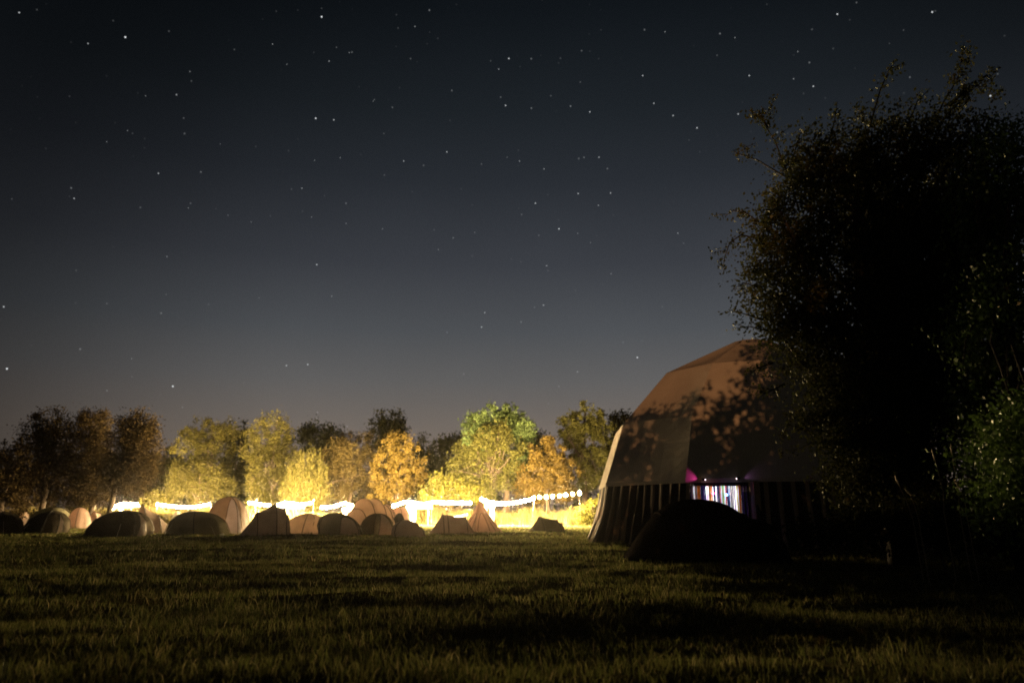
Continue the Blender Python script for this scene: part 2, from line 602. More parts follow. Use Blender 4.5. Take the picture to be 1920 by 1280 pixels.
def px_lobes(ell, Y, depth=0.9):
    """photo ellipses (cx, cy, rx, ry[, dY]) -> real ellipsoids at distance Y"""
    out = []
    for e in ell:
        dY = e[4] if len(e) > 4 else random.uniform(-1.2, 1.2)
        k = m_per_px(e[1], Y + dY)
        c = at(e[0], e[1], Y + dY)
        out.append((tuple(c), e[2] * k, max(e[2] * k * depth, 0.5), e[3] * k))
    return out


def tree(name, label, cat, Y, base_px, ell, mat, leaves, size=0.2, aspect=0.5, clumps=160, spread=0.35, r0=0.25,
         top_py=None, droop=0.0, drop=0.0, ntarget=18, group=None, shell=0.5, depth=0.9, trunk=True):
    b = at(base_px, 962, Y)
    base = Vector((b.x, Y, 0.0))
    root = empty(name, base)
    tag(root, label, cat, group)
    lobes = px_lobes(ell, Y, depth)
    P, C = lobe_points(lobes, clumps, leaves, spread, shell, drop=drop)
    P = P[P[:, 2] > 0.03]
    leaf_cloud('crown', P, size, aspect, mat, root, droop=droop, origin=base)
    if trunk:
        zt = max(l_[0][2] + l_[3] * 0.4 for l_ in lobes)
        xc = float(np.mean([l_[0][0] for l_ in lobes]))
        mb = MB()
        tg = [C[i] for i in rng.choice(len(C), min(ntarget, len(C)), replace=False)]
        top = Vector(((base.x * 0.4 + xc * 0.6), Y, zt))
        limbs(mb, (0, 0, -0.1), top - base, r0, [Vector(t) - base for t in tg])
        mb.build('trunk', M_BARK, root, smooth=True)
    return root


L_WILLOW = leaf_mat('willow_leaf', [(0.052, 0.052, 0.014), (0.08, 0.074, 0.022), (0.062, 0.06, 0.017), (0.088, 0.076, 0.028)], 0.3, 0.0)
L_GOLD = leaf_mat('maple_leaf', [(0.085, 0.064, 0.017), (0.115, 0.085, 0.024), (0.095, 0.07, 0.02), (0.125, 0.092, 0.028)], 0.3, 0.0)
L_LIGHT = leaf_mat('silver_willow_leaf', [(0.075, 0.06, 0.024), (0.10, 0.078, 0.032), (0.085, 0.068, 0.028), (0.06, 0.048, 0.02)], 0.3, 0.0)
L_OLIVE = leaf_mat('ash_leaf', [(0.07, 0.072, 0.02), (0.095, 0.095, 0.03), (0.08, 0.082, 0.024)], 0.3, 0.0)
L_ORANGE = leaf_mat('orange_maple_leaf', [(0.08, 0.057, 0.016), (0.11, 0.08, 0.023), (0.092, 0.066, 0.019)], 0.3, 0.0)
L_GREEN_LIT = leaf_mat('green_lit_leaf', [(0.075, 0.115, 0.042), (0.105, 0.15, 0.06), (0.09, 0.13, 0.05)], 0.3, 0.0)  # green light on the crown is put into the leaf colour
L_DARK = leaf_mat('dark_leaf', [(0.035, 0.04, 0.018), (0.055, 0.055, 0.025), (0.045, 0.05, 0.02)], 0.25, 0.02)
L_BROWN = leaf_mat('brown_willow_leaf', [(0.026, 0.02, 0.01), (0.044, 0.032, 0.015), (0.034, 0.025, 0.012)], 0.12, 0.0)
L_BUSH = leaf_mat('bush_leaf', [(0.075, 0.075, 0.016), (0.10, 0.098, 0.022), (0.085, 0.084, 0.019)], 0.3, 0.0)

# -- dim trees on the left, beyond the end of the lights
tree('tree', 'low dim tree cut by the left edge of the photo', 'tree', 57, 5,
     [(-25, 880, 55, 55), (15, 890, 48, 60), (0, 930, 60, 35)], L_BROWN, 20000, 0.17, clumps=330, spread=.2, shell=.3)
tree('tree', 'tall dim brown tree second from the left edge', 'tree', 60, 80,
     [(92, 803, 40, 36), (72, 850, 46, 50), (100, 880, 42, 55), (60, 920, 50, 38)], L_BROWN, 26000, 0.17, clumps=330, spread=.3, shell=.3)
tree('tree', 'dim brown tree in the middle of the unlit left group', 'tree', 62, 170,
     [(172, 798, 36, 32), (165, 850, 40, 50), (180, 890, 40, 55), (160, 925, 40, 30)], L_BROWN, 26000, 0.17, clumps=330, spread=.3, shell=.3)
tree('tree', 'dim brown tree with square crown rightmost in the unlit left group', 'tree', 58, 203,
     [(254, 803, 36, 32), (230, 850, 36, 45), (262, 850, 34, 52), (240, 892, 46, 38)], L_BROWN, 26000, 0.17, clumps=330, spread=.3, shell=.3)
# -- lit row
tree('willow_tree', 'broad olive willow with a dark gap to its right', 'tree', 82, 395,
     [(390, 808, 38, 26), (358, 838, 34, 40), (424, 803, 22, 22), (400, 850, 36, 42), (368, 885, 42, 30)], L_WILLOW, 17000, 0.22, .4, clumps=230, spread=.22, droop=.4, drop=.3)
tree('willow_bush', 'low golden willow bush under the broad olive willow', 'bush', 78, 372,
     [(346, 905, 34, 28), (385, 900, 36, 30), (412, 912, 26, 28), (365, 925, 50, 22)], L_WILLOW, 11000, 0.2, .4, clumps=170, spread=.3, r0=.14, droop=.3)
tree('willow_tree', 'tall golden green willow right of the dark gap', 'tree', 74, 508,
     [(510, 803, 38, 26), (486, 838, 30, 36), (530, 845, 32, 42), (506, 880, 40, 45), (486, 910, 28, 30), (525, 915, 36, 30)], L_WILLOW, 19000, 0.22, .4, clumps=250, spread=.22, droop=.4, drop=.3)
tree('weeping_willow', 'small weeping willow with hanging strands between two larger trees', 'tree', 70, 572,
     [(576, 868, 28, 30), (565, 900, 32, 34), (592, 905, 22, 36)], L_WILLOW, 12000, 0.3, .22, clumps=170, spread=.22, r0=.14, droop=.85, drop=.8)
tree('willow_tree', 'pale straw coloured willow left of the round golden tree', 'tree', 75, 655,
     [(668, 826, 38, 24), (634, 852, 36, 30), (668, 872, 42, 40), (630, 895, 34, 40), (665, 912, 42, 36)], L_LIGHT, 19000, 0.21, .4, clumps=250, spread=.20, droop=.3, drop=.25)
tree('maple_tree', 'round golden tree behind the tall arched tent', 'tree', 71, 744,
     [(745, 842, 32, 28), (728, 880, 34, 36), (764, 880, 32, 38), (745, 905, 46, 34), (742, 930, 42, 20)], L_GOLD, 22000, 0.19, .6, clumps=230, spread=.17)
tree('ash_tree', 'pale yellow green tree with visible forking trunk', 'tree', 70, 921,
     [(928, 822, 32, 30), (905, 842, 40, 30), (872, 862, 28, 22), (950, 852, 32, 34), (880, 885, 36, 26), (945, 890, 30, 28), (925, 905, 22, 26)], L_OLIVE, 14000, 0.22, .5, clumps=240, spread=.28, r0=.32, ntarget=34)
tree('green_lit_tree', 'tallest tree with bright green right side against the sky', 'tree', 72, 950,
     [(925, 790, 46, 30), (895, 800, 30, 26), (958, 785, 30, 28), (972, 812, 24, 34), (965, 850, 28, 36), (985, 800, 16, 20), (900, 830, 30, 26)], L_GREEN_LIT, 17000, 0.25, .5, clumps=330, spread=.22, r0=.35)
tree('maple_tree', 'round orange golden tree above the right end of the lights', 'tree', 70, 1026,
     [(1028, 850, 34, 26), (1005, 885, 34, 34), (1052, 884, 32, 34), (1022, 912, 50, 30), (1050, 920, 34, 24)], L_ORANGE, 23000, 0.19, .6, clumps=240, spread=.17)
tree('ash_tree', 'tall olive tree beside the left edge of the big dome', 'tree', 75, 1100,
     [(1092, 782, 34, 30), (1068, 805, 30, 28), (1125, 800, 26, 30), (1100, 830, 52, 40), (1120, 870, 50, 40), (1085, 880, 40, 40)], L_OLIVE, 19000, 0.25, .5, clumps=250, spread=.20, r0=.35)
# -- bushes at the foot of the row
tree('bush', 'yellow green bush under the forking trunk', 'bush', 67, 838,
     [(838, 912, 34, 20), (815, 925, 24, 18), (862, 922, 26, 18), (892, 925, 18, 22)], L_BUSH, 8000, 0.22, .55, clumps=170, spread=.2, r0=.1)
tree('bush', 'bright yellow bush against the left wall of the dome', 'bush', 58, 1112,
     [(1112, 960, 22, 18), (1095, 968, 16, 12), (1130, 952, 20, 20)], L_BUSH, 6000, 0.16, .55, clumps=130, spread=.15, r0=.08)
tree('bush', 'small olive bush at the gap in the lights', 'bush', 76, 292,
     [(290, 934, 16, 12), (278, 942, 12, 9), (306, 942, 14, 10)], L_WILLOW, 3500, 0.2, .5, clumps=70, spread=.2, r0=.08)
# -- dark trees behind the lit row
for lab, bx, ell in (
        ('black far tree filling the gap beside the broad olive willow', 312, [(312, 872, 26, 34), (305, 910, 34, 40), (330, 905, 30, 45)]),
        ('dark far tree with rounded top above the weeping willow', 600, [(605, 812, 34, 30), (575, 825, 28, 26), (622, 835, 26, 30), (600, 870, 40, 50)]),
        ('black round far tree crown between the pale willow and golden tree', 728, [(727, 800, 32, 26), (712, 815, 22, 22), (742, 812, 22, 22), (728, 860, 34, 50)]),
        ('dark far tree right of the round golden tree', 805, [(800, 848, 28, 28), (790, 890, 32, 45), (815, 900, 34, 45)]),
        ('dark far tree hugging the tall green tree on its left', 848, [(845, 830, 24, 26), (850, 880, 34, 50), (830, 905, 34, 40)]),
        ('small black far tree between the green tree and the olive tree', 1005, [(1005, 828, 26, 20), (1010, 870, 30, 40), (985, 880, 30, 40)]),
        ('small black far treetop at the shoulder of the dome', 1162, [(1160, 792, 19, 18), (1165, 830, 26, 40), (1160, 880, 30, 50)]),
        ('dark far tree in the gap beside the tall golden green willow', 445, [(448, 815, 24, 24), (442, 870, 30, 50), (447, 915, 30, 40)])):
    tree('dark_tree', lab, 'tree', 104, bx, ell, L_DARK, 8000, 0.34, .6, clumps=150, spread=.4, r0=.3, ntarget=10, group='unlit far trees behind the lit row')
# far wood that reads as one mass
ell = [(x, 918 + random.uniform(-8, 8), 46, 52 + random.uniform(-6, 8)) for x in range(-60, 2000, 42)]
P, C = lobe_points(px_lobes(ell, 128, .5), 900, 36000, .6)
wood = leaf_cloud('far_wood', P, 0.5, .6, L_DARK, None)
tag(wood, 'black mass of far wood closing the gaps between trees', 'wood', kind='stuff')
# tall weeds and dry grass along the foot of the trees
k = 48000
wx = rng.random(k) * 62 - 46
wy = 65.5 + rng.random(k) * 3.5
right = wx > 0
wy[right] = 60 + (wy[right] - 65.5) * 1.4 + np.clip((8 - wx[right]) * .6, 0, 5)
wh = (0.6 + 1.5 * vnoise(wx * .8, wy * .8)) * (0.5 + 0.6 * rng.random(k))
M_WEED = leaf_mat('dry_weed', [(0.16, 0.13, 0.05), (0.24, 0.19, 0.08), (0.13, 0.13, 0.04), (0.20, 0.17, 0.06)], 0.35, 0.02)
wo = blades('tall_weeds', wx, wy, wh, np.full(k, 0.05), 0.35, M_WEED)
tag(wo, 'bright strip of tall dry weeds beneath the string lights', 'weeds', kind='stuff')

# ------------------------------------------------------------------ festoon lights
bulb_src = bpy.data.meshes.new('bulb')


def icos(r, sub=1):
    import bmesh
    bm = bmesh.new()
    bmesh.ops.create_icosphere(bm, subdivisions=sub, radius=r)
    me = bpy.data.meshes.new('bulb')
    bm.to_mesh(me); bm.free()
    return me


BULB_R = 0.095
bulb_me = icos(BULB_R, 2)
bulb_me.materials.append(M_BULB)
bulb_me.polygons.foreach_set('use_smooth', [True] * len(bulb_me.polygons))


def catenary(a, b, sag, n):
    pts = []
    for i in range(n):
        t = i / (n - 1)
        p = a.lerp(b, t)
        p.z -= sag * 4 * t * (1 - t)
        pts.append(p)
    return pts


def festoon(label, pxs, Y0, Y1, spacing, me=None):
    """pxs: photo points the string passes; one thing with its cable and each bulb"""
    n_ = len(pxs)
    P3 = [at(x, y, Y0 + (Y1 - Y0) * i / (n_ - 1)) for i, (x, y) in enumerate(pxs)]
    root = empty('festoon_lights', P3[0])
    tag(root, label, 'string lights', 'strings of warm festoon bulbs')
    # smooth poly-line through the points
    dense = []
    for i in range(n_ - 1):
        p0 = P3[max(i - 1, 0)]; p1 = P3[i]; p2 = P3[i + 1]; p3 = P3[min(i + 2, n_ - 1)]
        for j in range(24):
            t = j / 24
            dense.append(0.5 * ((2 * p1) + (p2 - p0) * t + (2 * p0 - 5 * p1 + 4 * p2 - p3) * t * t + (3 * p1 - p0 - 3 * p2 + p3) * t ** 3))
    dense.append(P3[-1])
    MB().tube([p - P3[0] + Vector((0, 0, .09)) for p in dense], 0.012, 4).build('cable', M_CABLE, root)
    acc_ = 0.0
    nxt = 0.0
    for a, b in zip(dense, dense[1:]):
        seg = (b - a).length
        while nxt <= acc_ + seg and seg > 0:
            p = a.lerp(b, (nxt - acc_) / seg)
            o = bpy.data.objects.new('bulb', me or bulb_me)
            COL.objects.link(o)
            o.parent = root
            o.location = p - P3[0] + Vector((random.uniform(-.02, .02), random.uniform(-.02, .02), random.uniform(-.03, .01)))
            nxt += spacing
        acc_ += seg
    return root


def light_pole(label, px, py_top, Y, lean=0.0):
    p = at(px, py_top, Y)
    root = empty('light_pole', (p.x + lean, Y, 0))
    tag(root, label, 'pole', 'poles carrying the string lights')
    z = p.z + .15
    MB().tube([(0, 0, -.1), (-lean * .5, 0, z * .5), (-lean, 0, z)], [.018, .016, .014], 8).build('post', M_POST, root, smooth=True)
    MB().tube([(-lean - .09, 0, z - .05), (-lean, 0, z + .03), (-lean + .05, 0, z - .03)], .012, 5).build('hook', M_METAL, root)
    return root


festoon('leftmost short string of warm bulbs, beside the white gazebo', [(212, 953), (222, 946), (236, 943), (262, 946)], 77, 77, .36)
festoon('sagging string of warm bulbs above the wide dark dome tents', [(296, 945), (320, 948), (345, 950), (370, 949), (395, 944)], 71, 71, .36)
festoon('string of warm bulbs just right of the tallest dome tent', [(468, 942), (485, 945), (510, 947)], 64, 65, .32)
festoon('string of warm bulbs rising rightwards from the middle gazebo', [(522, 946), (540, 942), (560, 946), (587, 941)], 63, 64, .32)
festoon('string of warm bulbs left of the tall arched tent', [(604, 951), (625, 949), (645, 943), (661, 947)], 62, 64, .36)
festoon('string of warm bulbs from the arched tent to the pyramid tent', [(738, 948), (765, 940), (790, 945), (812, 941), (840, 942), (860, 942), (884, 942)], 60, 58, .31)
festoon('long sagging string of warm bulbs just right of the pyramid tent', [(902, 936), (925, 942), (950, 943), (980, 939), (1004, 932)], 58, 57.6, .31)
festoon('string of widely spaced warm bulbs ending at the last pole by the dome', [(1012, 931.5), (1035, 930), (1060, 927), (1088, 924)], 57.5, 56, .54)
light_pole('last light pole on the right, nearest the dome', 1087, 923, 56)
light_pole('leaning light pole behind the lone ridge tent', 1003, 931, 57.6, lean=-.3)
light_pole('light pole behind the peak of the pyramid tent', 903, 935, 58.2)
light_pole('light pole right of the flat topped beige tent', 588, 940, 64.2)
light_pole('light pole showing right of the tallest dome tent', 480, 941, 64.3)
light_pole('light pole at the right end of the sagging string', 396, 943, 71.1)
light_pole('light pole at the left end of the sagging string', 295, 944, 71.1)
light_pole('light pole beside the leftmost gazebo', 262, 945, 77.1)
light_pole('light pole behind the right shoulder of the arched tent', 738, 946, 60.2)

# low row of small lights behind the ridge tent
root = empty('fairy_lights', at(846, 969, 50))
tag(root, 'low row of tiny white lights behind the peaked ridge tent', 'fairy lights')
o0 = at(846, 969, 50); o1 = at(876, 964, 50)
small_me = icos(.03, 1)
M_FAIRY = emit('fairy_light', (1, .8, .5), 220)
small_me.materials.append(M_FAIRY)
pts = catenary(o0, o1, .02, 8)
MB().tube([p - o0 + Vector((0, 0, .03)) for p in pts], .006, 4).build('cable', M_CABLE, root)
for p in pts:
    o = bpy.data.objects.new('bulb', small_me); COL.objects.link(o); o.parent = root; o.location = p - o0
for px_, py_ in ((835, 964), (835, 984)):
    pass
st = MB()
st.tube([(0, 0, -o0.z), (0, 0, .05)], .015, 5)
st.build('stake', M_WHITE, root)
st = MB()
st.tube([o1 - o0 + Vector((0, 0, -o1.z)), o1 - o0 + Vector((0, 0, .05))], .015, 5)
st.build('stake', M_WHITE, root)

# ------------------------------------------------------------------ gazebos
M_CANVAS_W = fabric('white_canvas', (0.78, 0.77, 0.74), .35, .05, bump=.1)


def gazebo(label, x0, x1, py_eave, py_top, Y, walls=(0, 1), depth=2.4):
    a = at(x0, py_eave, Y); b = at(x1, py_eave, Y)
    w = b.x - a.x
    cx = (a.x + b.x) / 2
    ze = a.z
    zt = at(x0, py_top, Y).z
    root = empty('gazebo', (cx, Y + depth / 2, 0))
    tag(root, label, 'gazebo', 'white gazebos under the lights')
    hw, hd = w / 2, depth / 2
    c = MB()
    vs = [(-hw - .06, -hd - .06, ze), (hw + .06, -hd - .06, ze), (hw + .06, hd + .06, ze), (-hw - .06, hd + .06, ze), (0, 0, zt)]
    vs += [(x, y, ze - .22) for x, y, _ in vs[:4]]
    c.add(vs, [(0, 1, 4), (1, 2, 4), (2, 3, 4), (3, 0, 4), (5, 6, 1, 0), (6, 7, 2, 1), (7, 8, 3, 2), (8, 5, 0, 3)])
    c.build('canopy', M_CANVAS_W, root)
    for sx in (-1, 1):
        for sy in (-1, 1):
            MB().tube([(sx * (hw - .03), sy * (hd - .03), 0), (sx * (hw - .03), sy * (hd - .03), ze)], .022, 6).build('leg', M_METAL, root)
    for i in walls:
        f = 0.36 * w
        xa = -hw + .05 if i == 0 else hw - .05 - f
        pan = MB()
        vs = []
        for j in range(9):
            t = j / 8
            vs += [(xa + f * t, -hd + .02 + .04 * math.sin(t * 19), .03), (xa + f * t, -hd + .02 + .03 * math.sin(t * 19), ze - .2)]
        pan.add(vs, [(2 * j, 2 * j + 2, 2 * j + 3, 2 * j + 1) for j in range(8)])
        pan.build('side_wall', M_CANVAS_W, root, smooth=True)
    return root


gazebo('small white gazebo over the wide dark dome tent at left', 224, 246, 947, 940, 77.5, (0,))
gazebo('bright white gazebo between the dark peaked tent and the beige tent', 527, 556, 949, 938, 66, (0,))
gazebo('low white gazebo left of the tall arched tent', 643, 663, 952, 946, 65, (0, 1))
gazebo('widest white gazebo, right of the arched tent', 764, 804, 948, 939, 61, (0,))
gazebo('white gazebo half hidden by the right side of the pyramid tent', 910, 926, 946, 939, 60, (1,))

# ------------------------------------------------------------------ tents
C_TAUPE = (0.50, 0.40, 0.34)
C_OLIVE = (0.20, 0.19, 0.13)
C_DARK = (0.075, 0.065, 0.05)
C_BEIGE = (0.74, 0.60, 0.50)
C_PINK = (0.66, 0.51, 0.44)
C_LAV = (0.62, 0.60, 0.72)
_fab = {}


def fab(col, tr):
    key = (col, tr)
    if key not in _fab:
        _fab[key] = fabric('tent_cloth', col, tr, .18, bump=.45)
    return _fab[key]


def guy(root, a, b):
    mb = MB()
    mb.tube([a, b], .006, 4)
    return mb.build('guy_line', M_CORD, root)


def peg_guys(root, w, dp, h, dirs, rot=0):
    for an in dirs:
        c_, s_ = math.cos(an), math.sin(an)
        guy(root, (c_ * w * .40, s_ * dp * .40, h * .62), (c_ * (w * .5 + .45), s_ * (dp * .5 + .45), -.02))


def dome_tent(label, x0, x1, py_top, py_base, col, trans=.3, apex=0.5, dp_ratio=.85, rot=.6, sides=4, door=None, door_col=None,
              panel=None, lit_panel_col=None, sharp=.92, Yadd=0.0, poles=True, guys=(-.9, -2.2), name='dome_tent', flat=0.20, door_tr=None):
    Yf = ground_y(py_base) + Yadd
    k = m_per_px(962, Yf)
    w = (x1 - x0) * k
    Yc = Yf + w * dp_ratio * .45
    A = at(x0, 962, Yc).x; B = at(x1, 962, Yc).x
    w = B - A
    h = at(0, py_top, Yc).z
    cx = (A + B) / 2
    root = empty(name, (cx, Yc, gz(cx, Yc)))
    tag(root, label, 'tent', 'camping tents pitched in the meadow')
    hx, hy = w / 2, w * dp_ratio / 2
    ax = (apex - .5) * w
    ph = [random.uniform(0, 6.28) for _ in range(4)]
    NT, NR = 72, 18

    def R(th):
        d = abs((th - rot + math.pi / sides) % (2 * math.pi / sides) - math.pi / sides) / (math.pi / sides)   # 0 at a pole, 1 between poles
        return 1.0 - flat * (1 - (1 - d) ** 1.7)

    def pt(th, t, off=0.0):
        """t=0 apex, 1 ground"""
        rr = math.sin(t * math.pi / 2) ** .92
        zz = math.cos(t * math.pi / 2) ** sharp
        q = R(th)
        q = 1 - (1 - q) * (0.45 + .55 * t)
        q *= 1 + .022 * math.sin(3 * th + ph[0] + 4 * t) * t + .012 * math.sin(9 * th + ph[1]) * t * t + .012 * math.sin(7 * t * math.pi + ph[2] + 2 * th)
        zz *= 1 + .02 * math.sin(2 * th + ph[3]) * math.sin(math.pi * t)
        x = ax * (1 - t ** 1.6) + hx * rr * q * math.cos(th) * (1 + off)
        y = hy * rr * q * math.sin(th) * (1 + off)
        return (x, y, h * zz * (1 + off * .6) - .015)

    vs = [pt(0, 0)]
    fs = []
    for r in range(1, NR + 1):
        for s in range(NT):
            vs.append(pt(2 * math.pi * s / NT, r / NR))
    for s in range(NT):
        fs.append((0, 1 + s, 1 + (s + 1) % NT))
    holes = [q for q in (door, panel) if q is not None]

    def in_hole(th, t):
        for (tc_, hw_, t0) in holes:
            u = ((th - tc_ + math.pi) % (2 * math.pi) - math.pi) / hw_
            if abs(u) < .93 and t > t0 + (1 - t0) * abs(u) ** 2.4 + .03:
                return True
        return False
    for r in range(NR - 1):
        b0 = 1 + r * NT; b1 = b0 + NT
        for s in range(NT):
            s2 = (s + 1) % NT
            if not in_hole(2 * math.pi * (s + .5) / NT, (r + 1.5) / NR):
                fs.append((b0 + s, b1 + s, b1 + s2, b0 + s2))
    MB().add(vs, fs).build('flysheet', fab(col, trans), root, smooth=True)
    if poles:
        for i in range(sides):
            th = rot + 2 * math.pi * i / sides
            MB().tube([pt(th, t / 16, .012) for t in range(17)], .016, 5).build('pole', M_POLE, root, smooth=True)

    def patch(nm, tc_, hw_, t0, colr, tr):
        vs, fs = [], []
        n1, n2 = 12, 10
        for i in range(n1 + 1):
            u = i / n1 * 2 - 1
            tt = t0 + (1 - t0) * (abs(u) ** 2.4)
            for j in range(n2 + 1):
                vs.append(pt(tc_ + hw_ * u, tt + (1.0 - tt) * j / n2, .010))
        for i in range(n1):
            for j in range(n2):
                fs.append((i * (n2 + 1) + j, i * (n2 + 1) + j + 1, (i + 1) * (n2 + 1) + j + 1, (i + 1) * (n2 + 1) + j))
        ob = MB().add(vs, fs).build(nm, fab(colr, tr), root, smooth=True)
        edge = []
        for i in range(n1 + 1):
            u = i / n1 * 2 - 1
            edge.append(pt(tc_ + hw_ * u, t0 + (1 - t0) * (abs(u) ** 2.4), .016))
        MB().tube(edge, .012, 5).build('zip', M_POLE, ob)
        return ob
    if door is not None:
        patch('door', door[0], door[1], door[2], door_col or col, door_tr or trans)
    if panel is not None:
        patch('lit_side_panel', panel[0], panel[1], panel[2], lit_panel_col or col, .75)  # festoon light on this side is put into paler, thinner cloth
    for an in guys:
        p = Vector(pt(an, .45)); q = Vector(pt(an, 1.0, .28)); q.z = -.02
        guy(root, p, q)
    return root


def hoop_tent(label, px0, px1, py_base, hoops, col, trans=.3, Yadd=0.0, axis=0.0, name='tunnel_tent', sharp=2.0, door_end=-1, door_col=None,
              poles=True, Yspan=None, guys=True, endcap=(True, True)):
    """hoops: (position 0..1 along axis, half width m, height m); arch exponent sharp (1 = ridge, 2 = round)"""
    Yf = ground_y(py_base) + Yadd
    A = at(px0, 962, Yf); B = at(px1, 962, Yf + (Yspan or 0))
    A.z = B.z = 0
    root = empty(name, (A.x, A.y, gz(A.x, A.y)))
    tag(root, label, 'tent', 'camping tents pitched in the meadow')
    D = B - A
    dirv = D.normalized()
    side = Vector((-dirv.y, dirv.x, 0))
    NA = 22

    def arch(pos, hw, h):
        o = D * pos
        out = []
        for i in range(NA + 1):
            a = math.pi * i / NA
            cx_, sy_ = math.cos(a), math.sin(a)
            x = math.copysign(abs(cx_) ** (2 / sharp), cx_)
            z = sy_ ** (2 / sharp)
            out.append(o + side * (hw * x) + Vector((0, 0, h * z - .015)))
        return out
    # sag between hoops
    rows = []
    hs = hoops
    for (a, b) in zip(hs, hs[1:]):
        for j in range(6):
            t = j / 6
            s = 1 - .06 * math.sin(math.pi * t)
            rows.append(arch(a[0] + (b[0] - a[0]) * t, (a[1] + (b[1] - a[1]) * t) * s, (a[2] + (b[2] - a[2]) * t) * s))
    rows.append(arch(*hs[-1]))
    vs = [p for r in rows for p in r]
    fs = []
    for r in range(len(rows) - 1):
        for i in range(NA):
            fs.append((r * (NA + 1) + i, r * (NA + 1) + i + 1, (r + 1) * (NA + 1) + i + 1, (r + 1) * (NA + 1) + i))
    MB().add(vs, fs).build('flysheet', fab(col, trans), root, smooth=True)
    for e, ridx in ((0, 0), (1, -1)):
        if not endcap[e] or hs[ridx][2] < .08:
            continue
        rw = rows[ridx]
        c = Vector(hs[ridx][0] * D)
        vs = [p for p in rw] + [c + Vector((0, 0, .25 * hs[ridx][2])) + dirv * (.12 if e else -.12)]
        fs = [(i, i + 1, len(rw)) for i in range(len(rw) - 1)] + [(len(rw) - 1, 0, len(rw))]
        MB().add(vs, fs).build('end_panel', fab(door_col or col, trans), root, smooth=False)
    if poles:
        for hp in hs:
            if hp[2] > .3:
                MB().tube([p + Vector((0, 0, .008)) for p in arch(hp[0], hp[1] * 1.012, hp[2] * 1.012)], .016, 5).build('pole', M_POLE, root, smooth=True)
    if guys:
        for hp in (hs[0], hs[-1]):
            for sg in (-1, 1):
                o = D * hp[0]
                guy(root, o + side * (sg * hp[1] * .75) + Vector((0, 0, max(hp[2], .3) * .6)), o + side * (sg * (hp[1] + .6)) + Vector((0, 0, -.02)))
    return root


def pyramid_tent(label, x0, x1, xp, py_top, py_base, col, trans, sides=6, rot=.3, Yadd=0):
    Yf = ground_y(py_base) + Yadd
    k = m_per_px(962, Yf)
    w = (x1 - x0) * k
    Yc = Yf + w * .45
    A = at(x0, 962, Yc).x; B = at(x1, 962, Yc).x
    cx = (A + B) / 2; hw = (B - A) / 2
    h = at(0, py_top, Yc).z
    axx = at(xp, 962, Yc).x - cx
    root = empty('pyramid_tent', (cx, Yc, gz(cx, Yc)))
    tag(root, label, 'tent', 'camping tents pitched in the meadow')
    ang = [rot + 2 * math.pi * i / sides for i in range(sides)]
    base = [Vector((hw * math.cos(a), hw * .9 * math.sin(a), -.01)) for a in ang]
    ap = Vector((axx, 0, h))
    NS = 10
    for i in range(sides):
        b0, b1 = base[i], base[(i + 1) % sides]
        vs, fs = [], []
        for r in range(NS + 1):
            t = r / NS
            for j in range(7):
                u = j / 6
                p = ap.lerp(b0.lerp(b1, u), t)
                sag = .10 * hw * math.sin(math.pi * u) * math.sin(math.pi * min(1, t * 1.0)) * .6
                nrm_ = ((b0 + b1) / 2 - Vector((0, 0, 0))).normalized()
                sg = .06 * hw * math.sin(math.pi * t)
                p = p - nrm_ * (sag + sg)
                vs.append(p)
        for r in range(NS):
            for j in range(6):
                fs.append((r * 7 + j, (r + 1) * 7 + j, (r + 1) * 7 + j + 1, r * 7 + j + 1))
        ob = MB().add(vs, fs).build('panel', fab(col, trans), root, smooth=True)
        if ((b0 + b1) / 2).y < 0:
            # arched door outline on the panels that face the camera
            ed = []
            for q in range(15):
                a = math.pi * q / 14
                u = .5 + .30 * math.cos(a); t = .93 - .52 * math.sin(a) ** .8
                p = ap.lerp(b0.lerp(b1, u), t)
                nrm_ = ((b0 + b1) / 2).normalized()
                p = p - nrm_ * (.06 * hw * math.sin(math.pi * u) * math.sin(math.pi * t) + .06 * hw * math.sin(math.pi * t) - .02)
                ed.append(p)
            MB().tube(ed, .014, 5).build('door_seam', M_POLE, ob)
    for i in range(sides):
        MB().tube([ap - ((base[i]).normalized() * (.06 * hw * math.sin(math.pi * t / 10)) if t else Vector((0, 0, 0))) + (base[i] - ap) * (t / 10) + Vector((0, 0, .008)) for t in range(11)], .011, 4).build('seam', fab(C_BEIGE, .2), root)
    MB().tube([(axx, 0, -.02), (axx, 0, h + .08)], .02, 6).build('centre_pole', M_POLE, root)
    return root


# left to right
hoop_tent('pinkish ridge tent at the far left edge, only its top lit', -30, 26, 990, [(0, .7, .5), (.45, .8, 1.0), (1, .6, .55)], C_PINK, .45, sharp=1.5, Yspan=1.5)
dome_tent('low dark tent at the left edge in front of the pinkish ridge tent', -40, 46, 960, 1002, C_DARK, .1, rot=.4)
dome_tent('small pale tent corner showing left of the olive arched tent', 36, 56, 955, 985, C_PINK, .5, rot=.3, guys=())
dome_tent('olive arched tent behind the black dome with the pale lit strip', 55, 135, 951, 990, C_OLIVE, .4, apex=.55, rot=.5, guys=(-2.6,))
dome_tent('black dome tent with a thin pale lit strip down its right side', 48, 130, 958, 1001, C_DARK, .06, apex=.62, rot=.3, guys=(-2.4,), panel=(-.35, .16, .35), lit_panel_col=C_BEIGE)
dome_tent('pinkish arched tent left of the wide dark dome', 128, 172, 953, 992, C_PINK, .45, rot=.2, guys=())
hoop_tent('crumpled pale tent far back left of the first gazebo', 164, 198, 985, [(0, .5, .35), (.35, .8, 1.15), (.7, .7, .95), (1, .4, .3)], C_PINK, .5, sharp=1.8, Yspan=1, guys=False)
dome_tent('tiny pale tent beside the leftmost string of bulbs', 197, 213, 955, 980, C_BEIGE, .5, rot=.2, guys=(), poles=False)
